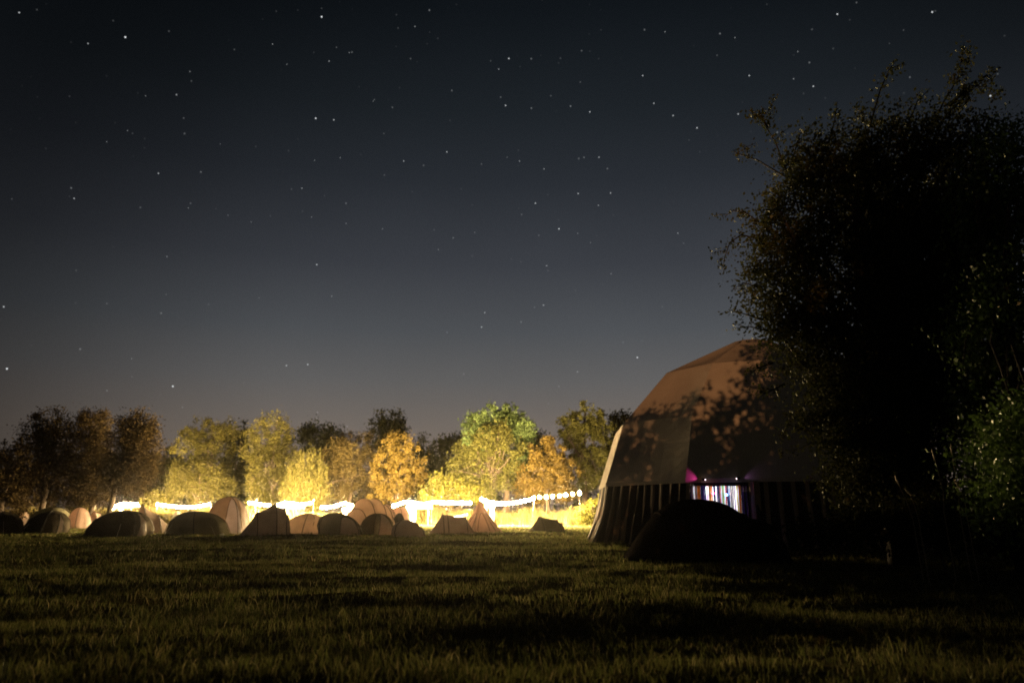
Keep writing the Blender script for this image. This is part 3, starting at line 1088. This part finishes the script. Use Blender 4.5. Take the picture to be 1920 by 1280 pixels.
hoop_tent('brown peaked tent with creased pale panels right of the wide dark dome', 262, 334, 1001, [(0, .9, .9), (.05, 1.0, 1.42), (.45, .9, .95), (1.0, .5, .12)], C_TAUPE, .5, sharp=1.5, Yspan=1.2, Yadd=1.0)
dome_tent('wide dark dome tent below the leftmost gazebo', 163, 290, 956, 1006, C_DARK, .2, apex=.58, rot=.8, panel=(-.30, .30, .3), lit_panel_col=C_PINK, guys=(-2.5, -1.2))
dome_tent('small white glowing tent between two dark domes', 322, 343, 958, 985, (.75, .72, .66), .6, rot=.3, guys=(), poles=False)
dome_tent('tallest dome tent with lavender front door and dark arched poles', 388, 472, 931, 1003, C_TAUPE, .55, apex=.48, rot=.75, dp_ratio=1.0, door=(-1.0, .42, .25), door_col=C_LAV, door_tr=.8, panel=(-.25, .42, .25), lit_panel_col=C_BEIGE, Yadd=.8, sharp=.8, guys=(-.4,))
dome_tent('wide dark dome tent under the sagging string of bulbs', 318, 432, 958, 1005, C_OLIVE, .1, apex=.44, rot=.2, sharp=.8, guys=(-2.5, -.7))
hoop_tent('dark peaked tent with flat top right of the tallest dome', 455, 540, 1005, [(0, .45, .12), (.3, .85, 1.0), (.70, 1.0, 1.38), (.92, .9, 1.18), (1, .8, .85)], C_TAUPE, .18, sharp=1.7, Yspan=.8, door_col=C_TAUPE)
dome_tent('beige rounded tent with brighter right panel', 530, 612, 964, 1003, C_BEIGE, .6, apex=.60, rot=.15, panel=(-.45, .5, .1), lit_panel_col=C_BEIGE, guys=(-.3,), flat=.24)
dome_tent('broad dark tent left of the tall arched tent', 590, 690, 962, 1004, C_OLIVE, .22, apex=.38, rot=.95, guys=(-2.2,), door=(-.9, .5, .45), door_col=C_TAUPE, sharp=.8)
hoop_tent('small hooped tent peeking behind the tall arched tent', 712, 733, 998, [(0, .8, 1.4), (.6, .85, 1.5), (1, .7, 1.1)], C_TAUPE, .5, sharp=2.2, Yspan=.6, Yadd=5.5, guys=False)
hoop_tent('tall arched tunnel tent with pale sides and dark hoops', 668, 722, 1005, [(0, 1.0, 1.2), (.22, 1.15, 1.70), (.60, 1.15, 1.68), (.88, 1.0, 1.4), (1, .9, 1.05)], C_BEIGE, .65, sharp=2.3, Yspan=1.2, Yadd=3.6, door_col=C_TAUPE)
dome_tent('pinkish beige tent behind the dark dome beside the arched tent', 724, 772, 951, 992, C_PINK, .55, rot=.4, guys=(), flat=.1, sharp=.7)
dome_tent('dark half dome tent in front of the tall arched tent', 675, 742, 961, 1001, C_OLIVE, .25, rot=-.05, door=(-.75, .6, .12), door_col=C_TAUPE, guys=(-.6,), Yadd=-1.0)
dome_tent('small dark peaked tent behind the low brown dome', 733, 760, 960, 995, C_DARK, .25, apex=.6, rot=.2, guys=(), sharp=1.3)
dome_tent('low brown dome tent left of the open grass gap', 729, 806, 973, 1005, C_TAUPE, .12, apex=.42, rot=1.0, guys=(-.3,), sharp=1.0)
hoop_tent('brown ridge tent with pale right apron beside the pyramid tent', 806, 890, 1000, [(0, .5, .1), (.28, .75, 1.0), (.38, .8, .98), (.80, .75, .82), (1.0, .75, .1)], C_TAUPE, .36, sharp=1.35, Yspan=.5, Yadd=.3)
pyramid_tent('tall pale pyramid tent with arched door seams', 862, 944, 900, 935, 999, C_PINK, .65, sides=6, rot=.18, Yadd=.5)
hoop_tent('lone small brown ridge tent on the lit grass', 992, 1052, 996, [(0, .55, .12), (.32, .7, .88), (.86, .6, .68), (1, .5, .5)], C_OLIVE, .4, sharp=1.35, Yspan=.7, door_col=C_OLIVE)

# near dark dome in front of the geodesic tent
Yn = 16.4
def nearpx(px, py): return at(px, py, Yn)
root = empty('dome_tent', (nearpx(1320, 962).x, Yn, 0))
tag(root, 'large black dome tent close to the camera before the lit doorway', 'tent', 'camping tents pitched in the meadow')
outline = [(1172, 1046), (1183, 1030), (1196, 1008), (1212, 984), (1232, 960), (1256, 942), (1285, 935), (1310, 934), (1335, 937), (1358, 945), (1385, 962), (1396, 969),
           (1420, 972), (1438, 980), (1448, 1000), (1455, 1030), (1460, 1050)]
cx = nearpx(1320, 962).x
vs, fs = [], []
ND = 18
for i, (px_, py_) in enumerate(outline):
    p = nearpx(px_, py_)
    x = p.x - cx
    h = max(p.z, 0.02)
    for j in range(ND + 1):
        a = math.pi * j / ND
        dpt = 1.35 * (1 - abs((px_ - 1318) / 150.0) ** 2.6 * .55) if px_ < 1392 else .95
        if i in (0, len(outline) - 1): h = .03
        y = -dpt * math.copysign(abs(math.cos(a)) ** .9, math.cos(a))
        crease = 1 - .05 * abs(math.sin(2 * a))
        vs.append((x, y * crease, h * math.sin(a) ** .75 - .01))
for i in range(len(outline) - 1):
    for j in range(ND):
        fs.append((i * (ND + 1) + j, i * (ND + 1) + j + 1, (i + 1) * (ND + 1) + j + 1, (i + 1) * (ND + 1) + j))
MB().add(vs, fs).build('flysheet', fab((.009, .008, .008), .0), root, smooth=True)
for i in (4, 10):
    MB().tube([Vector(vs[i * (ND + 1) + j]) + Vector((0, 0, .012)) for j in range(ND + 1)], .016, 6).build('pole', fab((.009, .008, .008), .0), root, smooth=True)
dr = MB()
dvs, dfs = [], []
for i in range(9):
    u = i / 8 * 2 - 1
    topj = 7 - 4.5 * abs(u) ** 2.2
    ci = 7.0 + 2.2 * u
    i0 = int(ci); fr = ci - i0
    for j in range(9):
        jj = .15 + (topj - .15) * j / 8
        j0 = int(jj); fj = jj - j0
        def V(ii, jq): return Vector(vs[ii * (ND + 1) + jq])
        p = (V(i0, j0) * (1 - fr) + V(i0 + 1, j0) * fr) * (1 - fj) + (V(i0, j0 + 1) * (1 - fr) + V(i0 + 1, j0 + 1) * fr) * fj
        dvs.append(p + Vector((0, -.018, .012)))
for i in range(8):
    for j in range(8):
        dfs.append((i * 9 + j, i * 9 + j + 1, (i + 1) * 9 + j + 1, (i + 1) * 9 + j))
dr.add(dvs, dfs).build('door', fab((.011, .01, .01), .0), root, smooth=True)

# litter on the grass before the tents
for (px_, py_, lab, s) in ((416, 1006, 'small crumpled white bag on the grass before the tallest dome', .10), (447, 1001, 'tiny white cup lying by the lavender door', .07)):
    Yl = ground_y(py_)
    p = at(px_, py_, Yl)
    import bmesh
    bm = bmesh.new()
    bmesh.ops.create_icosphere(bm, subdivisions=2, radius=s)
    for v in bm.verts:
        v.co *= random.uniform(.7, 1.15)
        v.co.z *= .75
    me = bpy.data.meshes.new('litter'); bm.to_mesh(me); bm.free()
    me.materials.append(M_CANVAS_W)
    o = bpy.data.objects.new('plastic_bag' if s > .08 else 'paper_cup', me); COL.objects.link(o)
    o.location = (p.x, Yl, gz(p.x, Yl) + s * .8)
    tag(o, lab, 'litter')

# ------------------------------------------------------------------ geodesic dome
DY = 26.2
DC = at(1430, 962, DY); DC.z = 0
PROF = [(5.70, 1.92), (5.04, 3.84), (3.36, 5.66), (0.62, 6.93), (0.0, 7.0)]    # ring radius, height
dome = empty('geodesic_dome', DC)
tag(dome, 'big pale geodesic dome tent with dark striped skirt', 'dome tent')
m, nt = new_mat('dome_canvas')
n, l = nt.nodes.new, nt.links.new
tcn = n('ShaderNodeTexCoord')
nz1 = n('ShaderNodeTexNoise'); nz1.inputs['Scale'].default_value = .9; nz1.inputs['Detail'].default_value = 6
l(tcn.outputs['Object'], nz1.inputs['Vector'])
rp = n('ShaderNodeValToRGB'); l(nz1.outputs[0], rp.inputs[0])
rp.color_ramp.elements[0].position = .3; rp.color_ramp.elements[0].color = (.52, .475, .42, 1)
rp.color_ramp.elements[1].position = .7; rp.color_ramp.elements[1].color = (.62, .57, .50, 1)
bp = n('ShaderNodeBump'); bp.inputs['Strength'].default_value = .2; bp.inputs['Distance'].default_value = .08
l(nz1.outputs[0], bp.inputs['Height'])
df = n('ShaderNodeBsdfDiffuse'); l(rp.outputs[0], df.inputs[0]); l(bp.outputs[0], df.inputs['Normal'])
oo = n('ShaderNodeOutputMaterial'); l(df.outputs[0], oo.inputs[0])
M_DOME = m
NG = 10
azs = [math.radians(180 + 15 + 36 * i) for i in range(NG)]   # azimuth measured from +x


def dpt(az, ring, grow=1.0):
    rr, z = PROF[ring]
    return Vector((rr * grow * math.cos(az), rr * grow * math.sin(az), z))


canopy = MB()
SUB = 6
for gi in range(NG):
    a0, a1 = azs[gi], azs[(gi + 1) % NG]
    for ei in range(len(PROF) - 1):
        q00, q10 = dpt(a0, ei), dpt(a1, ei)
        q01, q11 = dpt(a0, ei + 1), dpt(a1, ei + 1)
        nrm_ = (q00 + q10 + q01 + q11 - Vector((0, 0, 6))).normalized()
        vs, fs = [], []
        for i in range(SUB + 1):
            for j in range(SUB + 1):
                u, v_ = i / SUB, j / SUB
                p = q00.lerp(q10, u).lerp(q01.lerp(q11, u), v_)
                p -= nrm_ * .10 * math.sin(math.pi * u) * math.sin(math.pi * v_)
                vs.append(p)
        for i in range(SUB):
            for j in range(SUB):
                a = i * (SUB + 1) + j
                fs.append((a, a + SUB + 1, a + SUB + 2, a + 1))
        canopy.add(vs, fs)
# turned-under eave band
for gi in range(NG):
    a0, a1 = azs[gi], azs[(gi + 1) % NG]
    q0, q1 = dpt(a0, 0, 1.004), dpt(a1, 0, 1.004)
    canopy.add([q0, q1, q1 - Vector((0, 0, .12)), q0 - Vector((0, 0, .12))], [(0, 1, 2, 3)])
canopy.build('canopy', M_DOME, dome, smooth=False)

ZE = PROF[0][1] - .1
# doorway on the side facing the camera
DG = 1
_e0, _e1 = dpt(azs[DG], 0), dpt(azs[DG + 1], 0)


def door_at(px, py, out=0.0):
    """point of the doorway wall seen at a photo pixel, in dome coordinates"""
    d = (_e1 - _e0); d.z = 0
    nn = Vector((d.y, -d.x, 0)).normalized()
    o = Vector((0, 0, EYE)) - DC
    rr = ray(px, py)
    t = ((_e0 + nn * out - o).dot(nn)) / rr.dot(nn)
    return o + rr * t


door_l = door_at(1297, 905).x
door_r = door_at(1404, 905).x


def skirt_xy(s):
    """s in 0..NG along the nine eave sides"""
    gi = int(math.floor(s)) % NG
    f = s - math.floor(s)
    p = dpt(azs[gi], 0).lerp(dpt(azs[(gi + 1) % NG], 0), f)
    return p


M_SK_A = solid('skirt_dark', (.022, .018, .015), .75, var=.5, scale=5)
M_SK_B = solid('skirt_brown', (.32, .24, .17), .8, var=.3, scale=5)
dark, stripe = MB(), MB()
NSEG = 10                    # pleats on each side
for gi in range(NG):
    for k_ in range(NSEG * 6):
        s0 = gi + k_ / (NSEG * 6); s1 = gi + (k_ + 1) / (NSEG * 6)
        p0, p1 = skirt_xy(s0), skirt_xy(min(s1, gi + .99999))
        mid = (p0 + p1) / 2
        if gi == DG and door_l - .02 < mid.x < door_r + .02:
            continue
        ph = k_ % 6
        is_b = ph in (0, 1)
        cols = []
        for p, kk in ((p0, k_), (p1, k_ + 1)):
            o = Vector((p.x, p.y, 0)).normalized()
            wv = .035 * math.sin(kk * math.pi / 3 + 1.1 * math.sin(gi * 3.1 + kk * .21))
            wb = .10 * math.sin(kk * math.pi / 3 + 1.4 * math.sin(gi * 1.7 + kk * .13))
            col_ = []
            for z, fl, wv_ in ((ZE, -.04, wv), (ZE * .66, .06, wv * 1.3), (ZE * .33, .18, wb), (-.03, .34 + .1 * math.sin(kk * .9), wb * 1.5)):
                q = Vector((p.x, p.y, 0)) + o * (fl + wv_)
                col_.append((q.x, q.y, z))
            cols.append(col_)
        vs = cols[0] + cols[1]
        fs = [(i, i + 4, i + 5, i + 1) for i in range(3)]
        (stripe if is_b else dark).add(vs, fs)
sk = dark.build('skirt', M_SK_A, dome, smooth=True)
stripe.build('stripe', M_SK_B, sk, smooth=True)

# doorway: posts, lintel, multicoloured strip curtain, added white backdrop behind
door = empty('doorway', (0, 0, 0)); door.parent = dome
def front_y(x):
    return _e0.y + (_e1.y - _e0.y) * (x - _e0.x) / (_e1.x - _e0.x)
yl, yr = front_y(door_l), front_y(door_r)
MB().box((door_r + .16, front_y(door_r + .16) - .05, ZE / 2), (.17, .10, ZE)).build('post', M_SK_B, door)
MB().box((door_l + .0, front_y(door_l) - .05, ZE / 2), (.05, .08, ZE)).build('post', M_SK_B, door)
MB().box(((door_l + door_r) / 2, (yl + yr) / 2 + .08, ZE - .06), (door_r - door_l + .1, .05, .12), math.atan2(yr - yl, door_r - door_l)).build('lintel', M_SK_A, door)
_rib = {}


def ribbon_mat(c):
    if c not in _rib:
        _rib[c] = fabric('ribbon_cloth', c, .65, .05, bump=.05)
    return _rib[c]


NAVY, PURP, RED, ORG, YEL, PNK, LIME, WHT, BLU, BLK, TAUPE = (.02, .02, .09), (.05, .02, .16), (.75, .03, .05), (.9, .16, .01), (.85, .55, .02), (.8, .06, .3), (.45, .7, .05), (.8, .8, .8), (.02, .08, .4), (.01, .01, .012), (.25, .12, .10)
# (photo x of the left side, width px, colour); the gaps show the lit inside
RIB = [(1294, 4, PURP), (1298.5, 2.5, BLK), (1301.5, 5, TAUPE), (1306.5, 6, ORG), (1312.5, 5, NAVY), (1317.5, 3, PURP), (1320.5, 3, NAVY), (1324.5, 2, PNK),
       (1327.5, 2, WHT), (1330, 2.6, YEL), (1333, 2.5, ORG), (1337, 4, NAVY), (1343, 2.2, PURP), (1345.5, 3.2, NAVY), (1349, 2, RED), (1351.3, 2.2, WHT), (1354, 2.6, LIME), (1357, 1.6, WHT),
       (1359.3, 2.4, RED), (1362, 3.6, NAVY), (1366, 2, BLU), (1369, 2.2, NAVY), (1372.5, 2, NAVY), (1375.5, 2, PURP), (1380.5, 2.6, YEL), (1384, 4, ORG), (1388.5, 2.6, BLK), (1391.6, 2, PURP),
       (1394, 3, BLK), (1397.5, 2, PURP), (1400, 4, BLK)]
for (rx, rw, c) in RIB:
    xa = door_at(rx, 905).x; xb = door_at(rx + rw, 905).x
    xm = (xa + xb) / 2
    y0 = front_y(xm) + .03
    mb = MB()
    vs = []
    ang = math.atan2(yr - yl, door_r - door_l)
    for i in range(9):
        t = i / 8
        z = (ZE - .1) * (1 - t) + .02 * t
        sw = .012 * math.sin(t * 5 + rx) * t
        for s_ in (0, .5, 1):
            x = xa + (xb - xa) * s_ + sw
            vs.append((x, y0 + (x - xm) * math.tan(ang) + .010 * math.sin(s_ * math.pi) + .015 * math.sin(t * 3 + rx * 2), z))
    fs = []
    for i in range(8):
        for j in range(2):
            a = i * 3 + j
            fs.append((a, a + 1, a + 4, a + 3))
    mb.add(vs, fs).build('ribbon', ribbon_mat(c), door, smooth=True)
# white backdrop added inside to catch lamp light and brighten the ribbon gaps
lin = MB()
lvs = []
_ia, _ib = door_at(1299, 905, -1.9), door_at(1389, 905, -1.9)
_ia.z = _ib.z = 0
for i in range(25):
    t = i / 24
    for z in (0.02, 2.25):
        q = _ia.lerp(_ib, t)
        lvs.append((q.x, q.y + .06 * math.sin(t * 40), z))
lin.add(lvs, [(2 * i, 2 * i + 2, 2 * i + 3, 2 * i + 1) for i in range(24)])
lo = lin.build('glow_backdrop', M_CANVAS_W, dome, smooth=True)


def lamp(name, typ, loc, col, watts, parent=None, **kw):
    d = bpy.data.lights.new(name, typ)
    d.color = col; d.energy = watts
    for k_, v_ in kw.items(): setattr(d, k_, v_)
    o = bpy.data.objects.new(name, d)
    COL.objects.link(o)
    o.location = loc
    if parent: o.parent = parent
    return o


xm = door_at(1358, 905).x
lt = empty('party_light', DC + Vector((xm, yl + .9, 2.0)))
tag(lt, 'white party light shining inside the dome doorway', 'lamp')
hm = MB()
hm.lathe([(.0, .16), (.06, .15), (.08, .05), (.10, 0)], 12)
hm.build('shade', M_METAL, lt, smooth=True)
lamp('bulb_glow', 'SPOT', (0, 0, -.03), (.98, .93, .97), 260, lt, spot_size=math.radians(160), spot_blend=.5, shadow_soft_size=.08).rotation_euler = (math.radians(28), 0, 0)
for (px_, py_, c, lab) in ((1337, 925, (1, .03, .10), 'small red fairy light glowing among the curtain ribbons'), (1362.5, 927, (.05, .25, 1), 'small blue fairy light glowing among the curtain ribbons')):
    p = DC + door_at(px_, py_, .06)
    o = bpy.data.objects.new('fairy_light', icos(.022, 2)); COL.objects.link(o)
    o.data.materials.append(emit('coloured_light', c, 60)); o.location = p
    tag(o, lab, 'fairy light')
# two small coloured spotlights clipped under the eave
for (px_, py_, c, lab, wts, rx_) in ((1319, 899, (1, .06, .42), 'pink spotlight on the eave left of the doorway', 3.6, -1), (1384, 897, (.75, .35, .85), 'lilac spotlight on the eave right of the doorway', .4, 1)):
    p = DC + door_at(px_, py_, .13)
    rt = empty('spotlight', p)
    tag(rt, lab, 'spotlight', 'coloured spotlights under the eave')
    hb = MB()
    hb.tube([(-.03 * rx_, 0, 0), (.04 * rx_, 0, .02)], [.03, .036], 10)
    hb.build('housing', M_POLE, rt)
    hb2 = MB(); hb2.tube([(0, 0, 0), (0, .28, .06)], .008, 5); hb2.build('bracket', M_POLE, rt)
    ob = bpy.data.objects.new('lens', icos(.010, 2)); COL.objects.link(ob); ob.parent = rt; ob.location = (-.05 * rx_, -.02, 0)
    ob.data.materials.append(emit('lens_glow', (1, .75, .85), 12))
    sp = lamp('spot_beam', 'SPOT', (.055 * rx_, .0, .03), c, wts * 1.5, rt, spot_size=math.radians(58), spot_blend=.7, shadow_soft_size=.02)
    _d = (_e1 - _e0).normalized()
    _in = Vector((-_d.y, _d.x, 0))
    sp.rotation_euler = (_d * (.9 * rx_) + _in * .30 + Vector((0, 0, .22))).to_track_quat('-Z', 'Y').to_euler()

# ------------------------------------------------------------------ big dark trees on the right
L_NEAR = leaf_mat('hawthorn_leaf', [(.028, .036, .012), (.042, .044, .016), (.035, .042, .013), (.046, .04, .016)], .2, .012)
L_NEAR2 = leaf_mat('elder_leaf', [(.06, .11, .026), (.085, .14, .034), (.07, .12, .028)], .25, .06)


def near_tree(name, label, Y, base_px, ell, mat, leaves, size, clumps, spread, shoots, r0):
    b = at(base_px, 962, Y)
    base = Vector((b.x, Y, 0))
    root = empty(name, base); tag(root, label, 'tree')
    lobes = px_lobes(ell, Y, .85)
    P, C = lobe_points(lobes, clumps, leaves, spread, .3)
    P = P[P[:, 2] > .05]
    mb = MB()
    zt = max(q[0][2] for q in lobes)
    xc = float(np.mean([q[0][0] for q in lobes]))
    tg = [Vector(C[i]) - base for i in rng.choice(len(C), min(150 if r0 > .2 else 40, len(C)), replace=False)]
    limbs(mb, (0, 0, -.1), Vector((xc, Y, zt)) - base, r0, tg, .008, 7, .2)
    ext = []
    for sh in shoots:
        pts = [at(x, y, Y + sh[0]) for (x, y) in sh[2]]
        rr = np.linspace(.022, .005, len(pts))
        mb.tube([p - base for p in pts], list(rr), 5)
        for a, b_ in zip(pts, pts[1:]):
            L_ = (b_ - a).length
            kk = max(2, int(L_ * sh[1]))
            t = rng.random((kk, 1))
            q = np.array(a)[None] * (1 - t) + np.array(b_)[None] * t + rng.normal(size=(kk, 3)) * .10
            ext.append(q)
            # side twigs
            for _ in range(max(1, int(L_ * 2.2))):
                s = a.lerp(b_, random.random())
                e = s + Vector((random.uniform(-.4, .4), random.uniform(-.3, .3), random.uniform(-.1, .35)))
                mb.tube([s - base, s.lerp(e, .5) - base + Vector((0, 0, .03)), e - base], [.009, .007, .004], 4)
                k2 = int(sh[1] * .5)
                t = rng.random((k2, 1))
                ext.append(np.array(s)[None] * (1 - t) + np.array(e)[None] * t + rng.normal(size=(k2, 3)) * .06)
    if ext:
        P = np.concatenate([P] + ext)
    leaf_cloud('crown', P, size, .62, mat, root, origin=base)
    mb.build('trunk', M_BARK_DARK, root, smooth=True)
    return root


main_ell = [(1500, 400, 80, 90, 0), (1470, 560, 70, 80, .3), (1445, 480, 50, 60, .5), (1570, 320, 80, 60, .2), (1530, 300, 50, 40), (1665, 290, 100, 80, 0), (1600, 420, 130, 120, 0),
            (1720, 400, 150, 160, .5), (1560, 560, 120, 120, .2), (1680, 600, 160, 150, 0), (1530, 660, 75, 60, .3), (1500, 620, 60, 50), (1620, 740, 110, 110, 0), (1730, 760, 130, 130, 0),
            (1560, 780, 60, 60, 0), (1660, 880, 110, 90, 0), (1760, 900, 120, 90, 0), (1790, 260, 80, 50, 0), (1820, 350, 100, 90, .5), (1600, 880, 60, 70, 0), (1790, 560, 90, 110, .5), (1790, 740, 90, 120, .3), (1720, 660, 110, 110, 1.2), (1740, 480, 120, 120, -.4), (1805, 450, 90, 110, .2)]
main_shoots = [(0.3, 55, [(1500, 400), (1478, 330), (1455, 270), (1435, 235), (1425, 215), (1420, 205)]),
               (0.3, 70, [(1440, 240), (1425, 212), (1455, 216)]),
               (0.3, 50, [(1470, 330), (1420, 300), (1390, 290), (1375, 285)]),
               (0.3, 45, [(1480, 320), (1500, 250), (1530, 240)]),
               (0.2, 40, [(1440, 430), (1400, 400), (1375, 395), (1360, 405)]),
               (0.3, 50, [(1430, 450), (1390, 440), (1368, 455), (1358, 485), (1356, 515)]),
               (0.3, 45, [(1430, 540), (1395, 530), (1370, 545)]),
               (0.3, 45, [(1430, 600), (1400, 590), (1370, 580)]), (0.3, 45, [(1440, 620), (1405, 612), (1380, 615)]),
               (0.3, 45, [(1450, 680), (1420, 690), (1408, 700)]), (0.3, 45, [(1470, 720), (1440, 735), (1425, 742)]),
               (0.1, 45, [(1550, 280), (1565, 225), (1570, 190)]), (0.1, 55, [(1630, 240), (1650, 170), (1668, 130), (1680, 115)]),
               (0.1, 55, [(1700, 240), (1720, 190), (1745, 165)]), (0, 90, [(1740, 250), (1770, 190), (1795, 150), (1803, 110), (1808, 80)]),
               (0, 90, [(1780, 200), (1820, 160), (1855, 165), (1862, 185)]), (0, 90, [(1770, 220), (1815, 175), (1840, 155)]), (0, 90, [(1770, 200), (1800, 180), (1825, 190)]),
               (.2, 40, [(1520, 750), (1480, 790), (1462, 825)]), (.2, 40, [(1540, 790), (1500, 800), (1475, 800)]),
               (.2, 40, [(1560, 830), (1520, 830), (1490, 845)]), (0, 45, [(1640, 300), (1615, 210), (1600, 200)])]
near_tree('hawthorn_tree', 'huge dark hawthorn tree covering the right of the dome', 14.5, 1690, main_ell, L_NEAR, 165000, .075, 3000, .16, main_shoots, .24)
right_ell = [(1890, 300, 60, 60), (1880, 420, 90, 100), (1910, 560, 90, 110), (1870, 640, 80, 100), (1880, 780, 80, 110), (1930, 850, 90, 110), (1860, 900, 60, 60), (1900, 950, 80, 50)]
right_shoots = [(0, 60, [(1870, 320), (1880, 260), (1900, 235), (1920, 225)]), (0, 50, [(1850, 330), (1840, 290), (1860, 280)]),
                (0, 60, [(1800, 300), (1795, 350), (1790, 400), (1785, 440)]), (0, 60, [(1830, 600), (1810, 640), (1805, 700)])]
near_tree('elder_tree', 'leafy green tree cut by the right edge of the photo', 11.5, 1915, right_ell, L_NEAR2, 36000, .07, 800, .14, right_shoots, .14)

# brambles and tall dry stalks at the foot of the trees
ell = [(1640, 985, 70, 30), (1750, 975, 80, 40), (1860, 980, 80, 45), (1930, 990, 70, 50), (1540, 1000, 60, 18)]
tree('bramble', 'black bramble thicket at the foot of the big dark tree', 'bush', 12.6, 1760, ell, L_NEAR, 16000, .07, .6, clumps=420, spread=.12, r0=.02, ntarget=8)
M_STALK = solid('dry_stalk', (.30, .24, .17), .8)
for i, (pts, lab) in enumerate((([(1712, 975), (1700, 940), (1688, 915), (1679, 892)], 'leftmost tall dry grass stalk beside the dark tree'),
                                ([(1722, 972), (1714, 945), (1706, 925), (1698, 918)], 'shorter bent dry stalk next to the leftmost one'),
                                ([(1770, 960), (1768, 920), (1758, 880), (1748, 845)], 'tall thin dry stalk in the middle of the thicket'),
                                ([(1800, 965), (1796, 920), (1788, 870), (1783, 835)], 'tallest dry stalk near the green foliage'),
                                ([(1815, 980), (1810, 945), (1800, 915), (1790, 900)], 'rightmost low dry stalk under the green tree'))):
    Yk = 11.0
    P3 = [at(x, y, Yk) for x, y in pts]
    b = Vector((P3[0].x, Yk, 0))
    root = empty('grass_stalk', b); tag(root, lab, 'grass stalk', 'tall dry stalks at the thicket')
    MB().tube([Vector((.05, 0, -.03))] + [p - b for p in P3], [.007, .006, .005, .004, .003], 5).build('stem', M_STALK, root)
    tip = P3[-1] - b
    dn = (P3[-2] - P3[-1]).normalized()
    MB().tube([tip - dn * .03, tip + dn * .01, tip + dn * .05, tip + dn * .10, tip + dn * .15], [.002, .010, .014, .011, .004], 6).build('seed_head', M_STALK, root, smooth=True)

# ------------------------------------------------------------------ street lamp behind the camera, and unseen hedge trees shaped to shade the scene from it
LP = Vector((-18, -45, 7.0))
sl = empty('street_lamp', (LP.x, LP.y, 0))
tag(sl, 'sodium flood lamp on a post standing behind the photographer', 'street lamp')
MB().tube([(0, -1.2, 0), (0, -1.2, 4), (0, -1.2, 7.1)], [.08, .065, .05], 10).build('post', M_METAL, sl, smooth=True)
MB().tube([(0, -1.2, 7.05), (0, -.6, 7.25), (0, .1, 7.2)], .035, 8).build('arm', M_METAL, sl)
MB().box((0, 0, 7.16), (.22, .5, .1)).build('housing', M_METAL, sl)
fl = lamp('sodium_lamp', 'SPOT', (0, 0, 7.0), (1.0, .45, .17), STREET_W, sl, shadow_soft_size=.07, spot_size=math.radians(34), spot_blend=.35)
fl.rotation_euler = (Vector((9.5, 24, 5.5)) - LP).to_track_quat('-Z', 'Y').to_euler()
for i, (hx, hyy, hh, hr) in enumerate(((-26, -11, 5.0, 2.0), (-22.5, -10.2, 5.2, 2.1), (-19, -10, 5.1, 2.1), (-15.5, -10.4, 5.2, 2.1), (-12, -10, 5.3, 2.1), (-8.8, -10.3, 5.6, 2.0), (-6.4, -10, 5.75, 1.6), (-4.7, -10.3, 5.9, 1.3),
                                       (-3.0, -10.4, 10.2, 1.7), (-1.2, -10.0, 9.6, 1.7), (0.8, -10, 5.6, 1.4), (2.6, -10, 3.4, 1.5), (5.2, -10.3, 3.2, 1.7), (8.2, -10.3, 3.2, 1.8))):  # two tallest added to keep lamp light off the hawthorn
    root = empty('shade_hedge_tree', (hx, hyy, 0))
    tag(root, 'bushy unseen hedge tree that blocks the lamp, behind the photographer', 'tree', 'hedge trees behind the photographer')
    lobes = [((hx, hyy, hh * .10), hr * 1.3, 1.0, hh * .16), ((hx, hyy, hh * .28), hr * 1.25, 1.1, hh * .3), ((hx, hyy, hh * .62), hr * 1.15, 1.1, hh * .33), ((hx + .4, hyy, hh * .80), hr * .7, .8, hh * .2)]
    P, C = lobe_points(lobes, 900, 36000 if hh < 8 else 80000, .10, .1)
    leaf_cloud('crown', P, .10, .7, L_DARK, root, origin=(hx, hyy, 0))
    mb = MB()
    limbs(mb, (0, 0, -.1), (0, 0, hh * .8), .12, [Vector(C[j]) - Vector((hx, hyy, 0)) for j in rng.choice(len(C), 16, replace=False)], .01)
    mb.build('trunk', M_BARK, root, smooth=True)

# ------------------------------------------------------------------ thin haze added to give the bulbs a lens-like glow
HAZE = 0.00003
if HAZE > 0:
    hz = MB().box((0, 60, 12.0), (400, 260, 26.0)).build('haze', None if False else new_mat('haze_air')[0])
    nt = hz.data.materials[0].node_tree
    v_ = nt.nodes.new('ShaderNodeVolumePrincipled')
    v_.inputs['Color'].default_value = (.95, .95, .95, 1)
    v_.inputs['Density'].default_value = HAZE
    v_.inputs['Anisotropy'].default_value = 0.95
    o_ = nt.nodes.new('ShaderNodeOutputMaterial')
    nt.links.new(v_.outputs[0], o_.inputs['Volume'])
    tag(hz, kind='stuff', label='thin added haze giving the bulbs a soft glow')
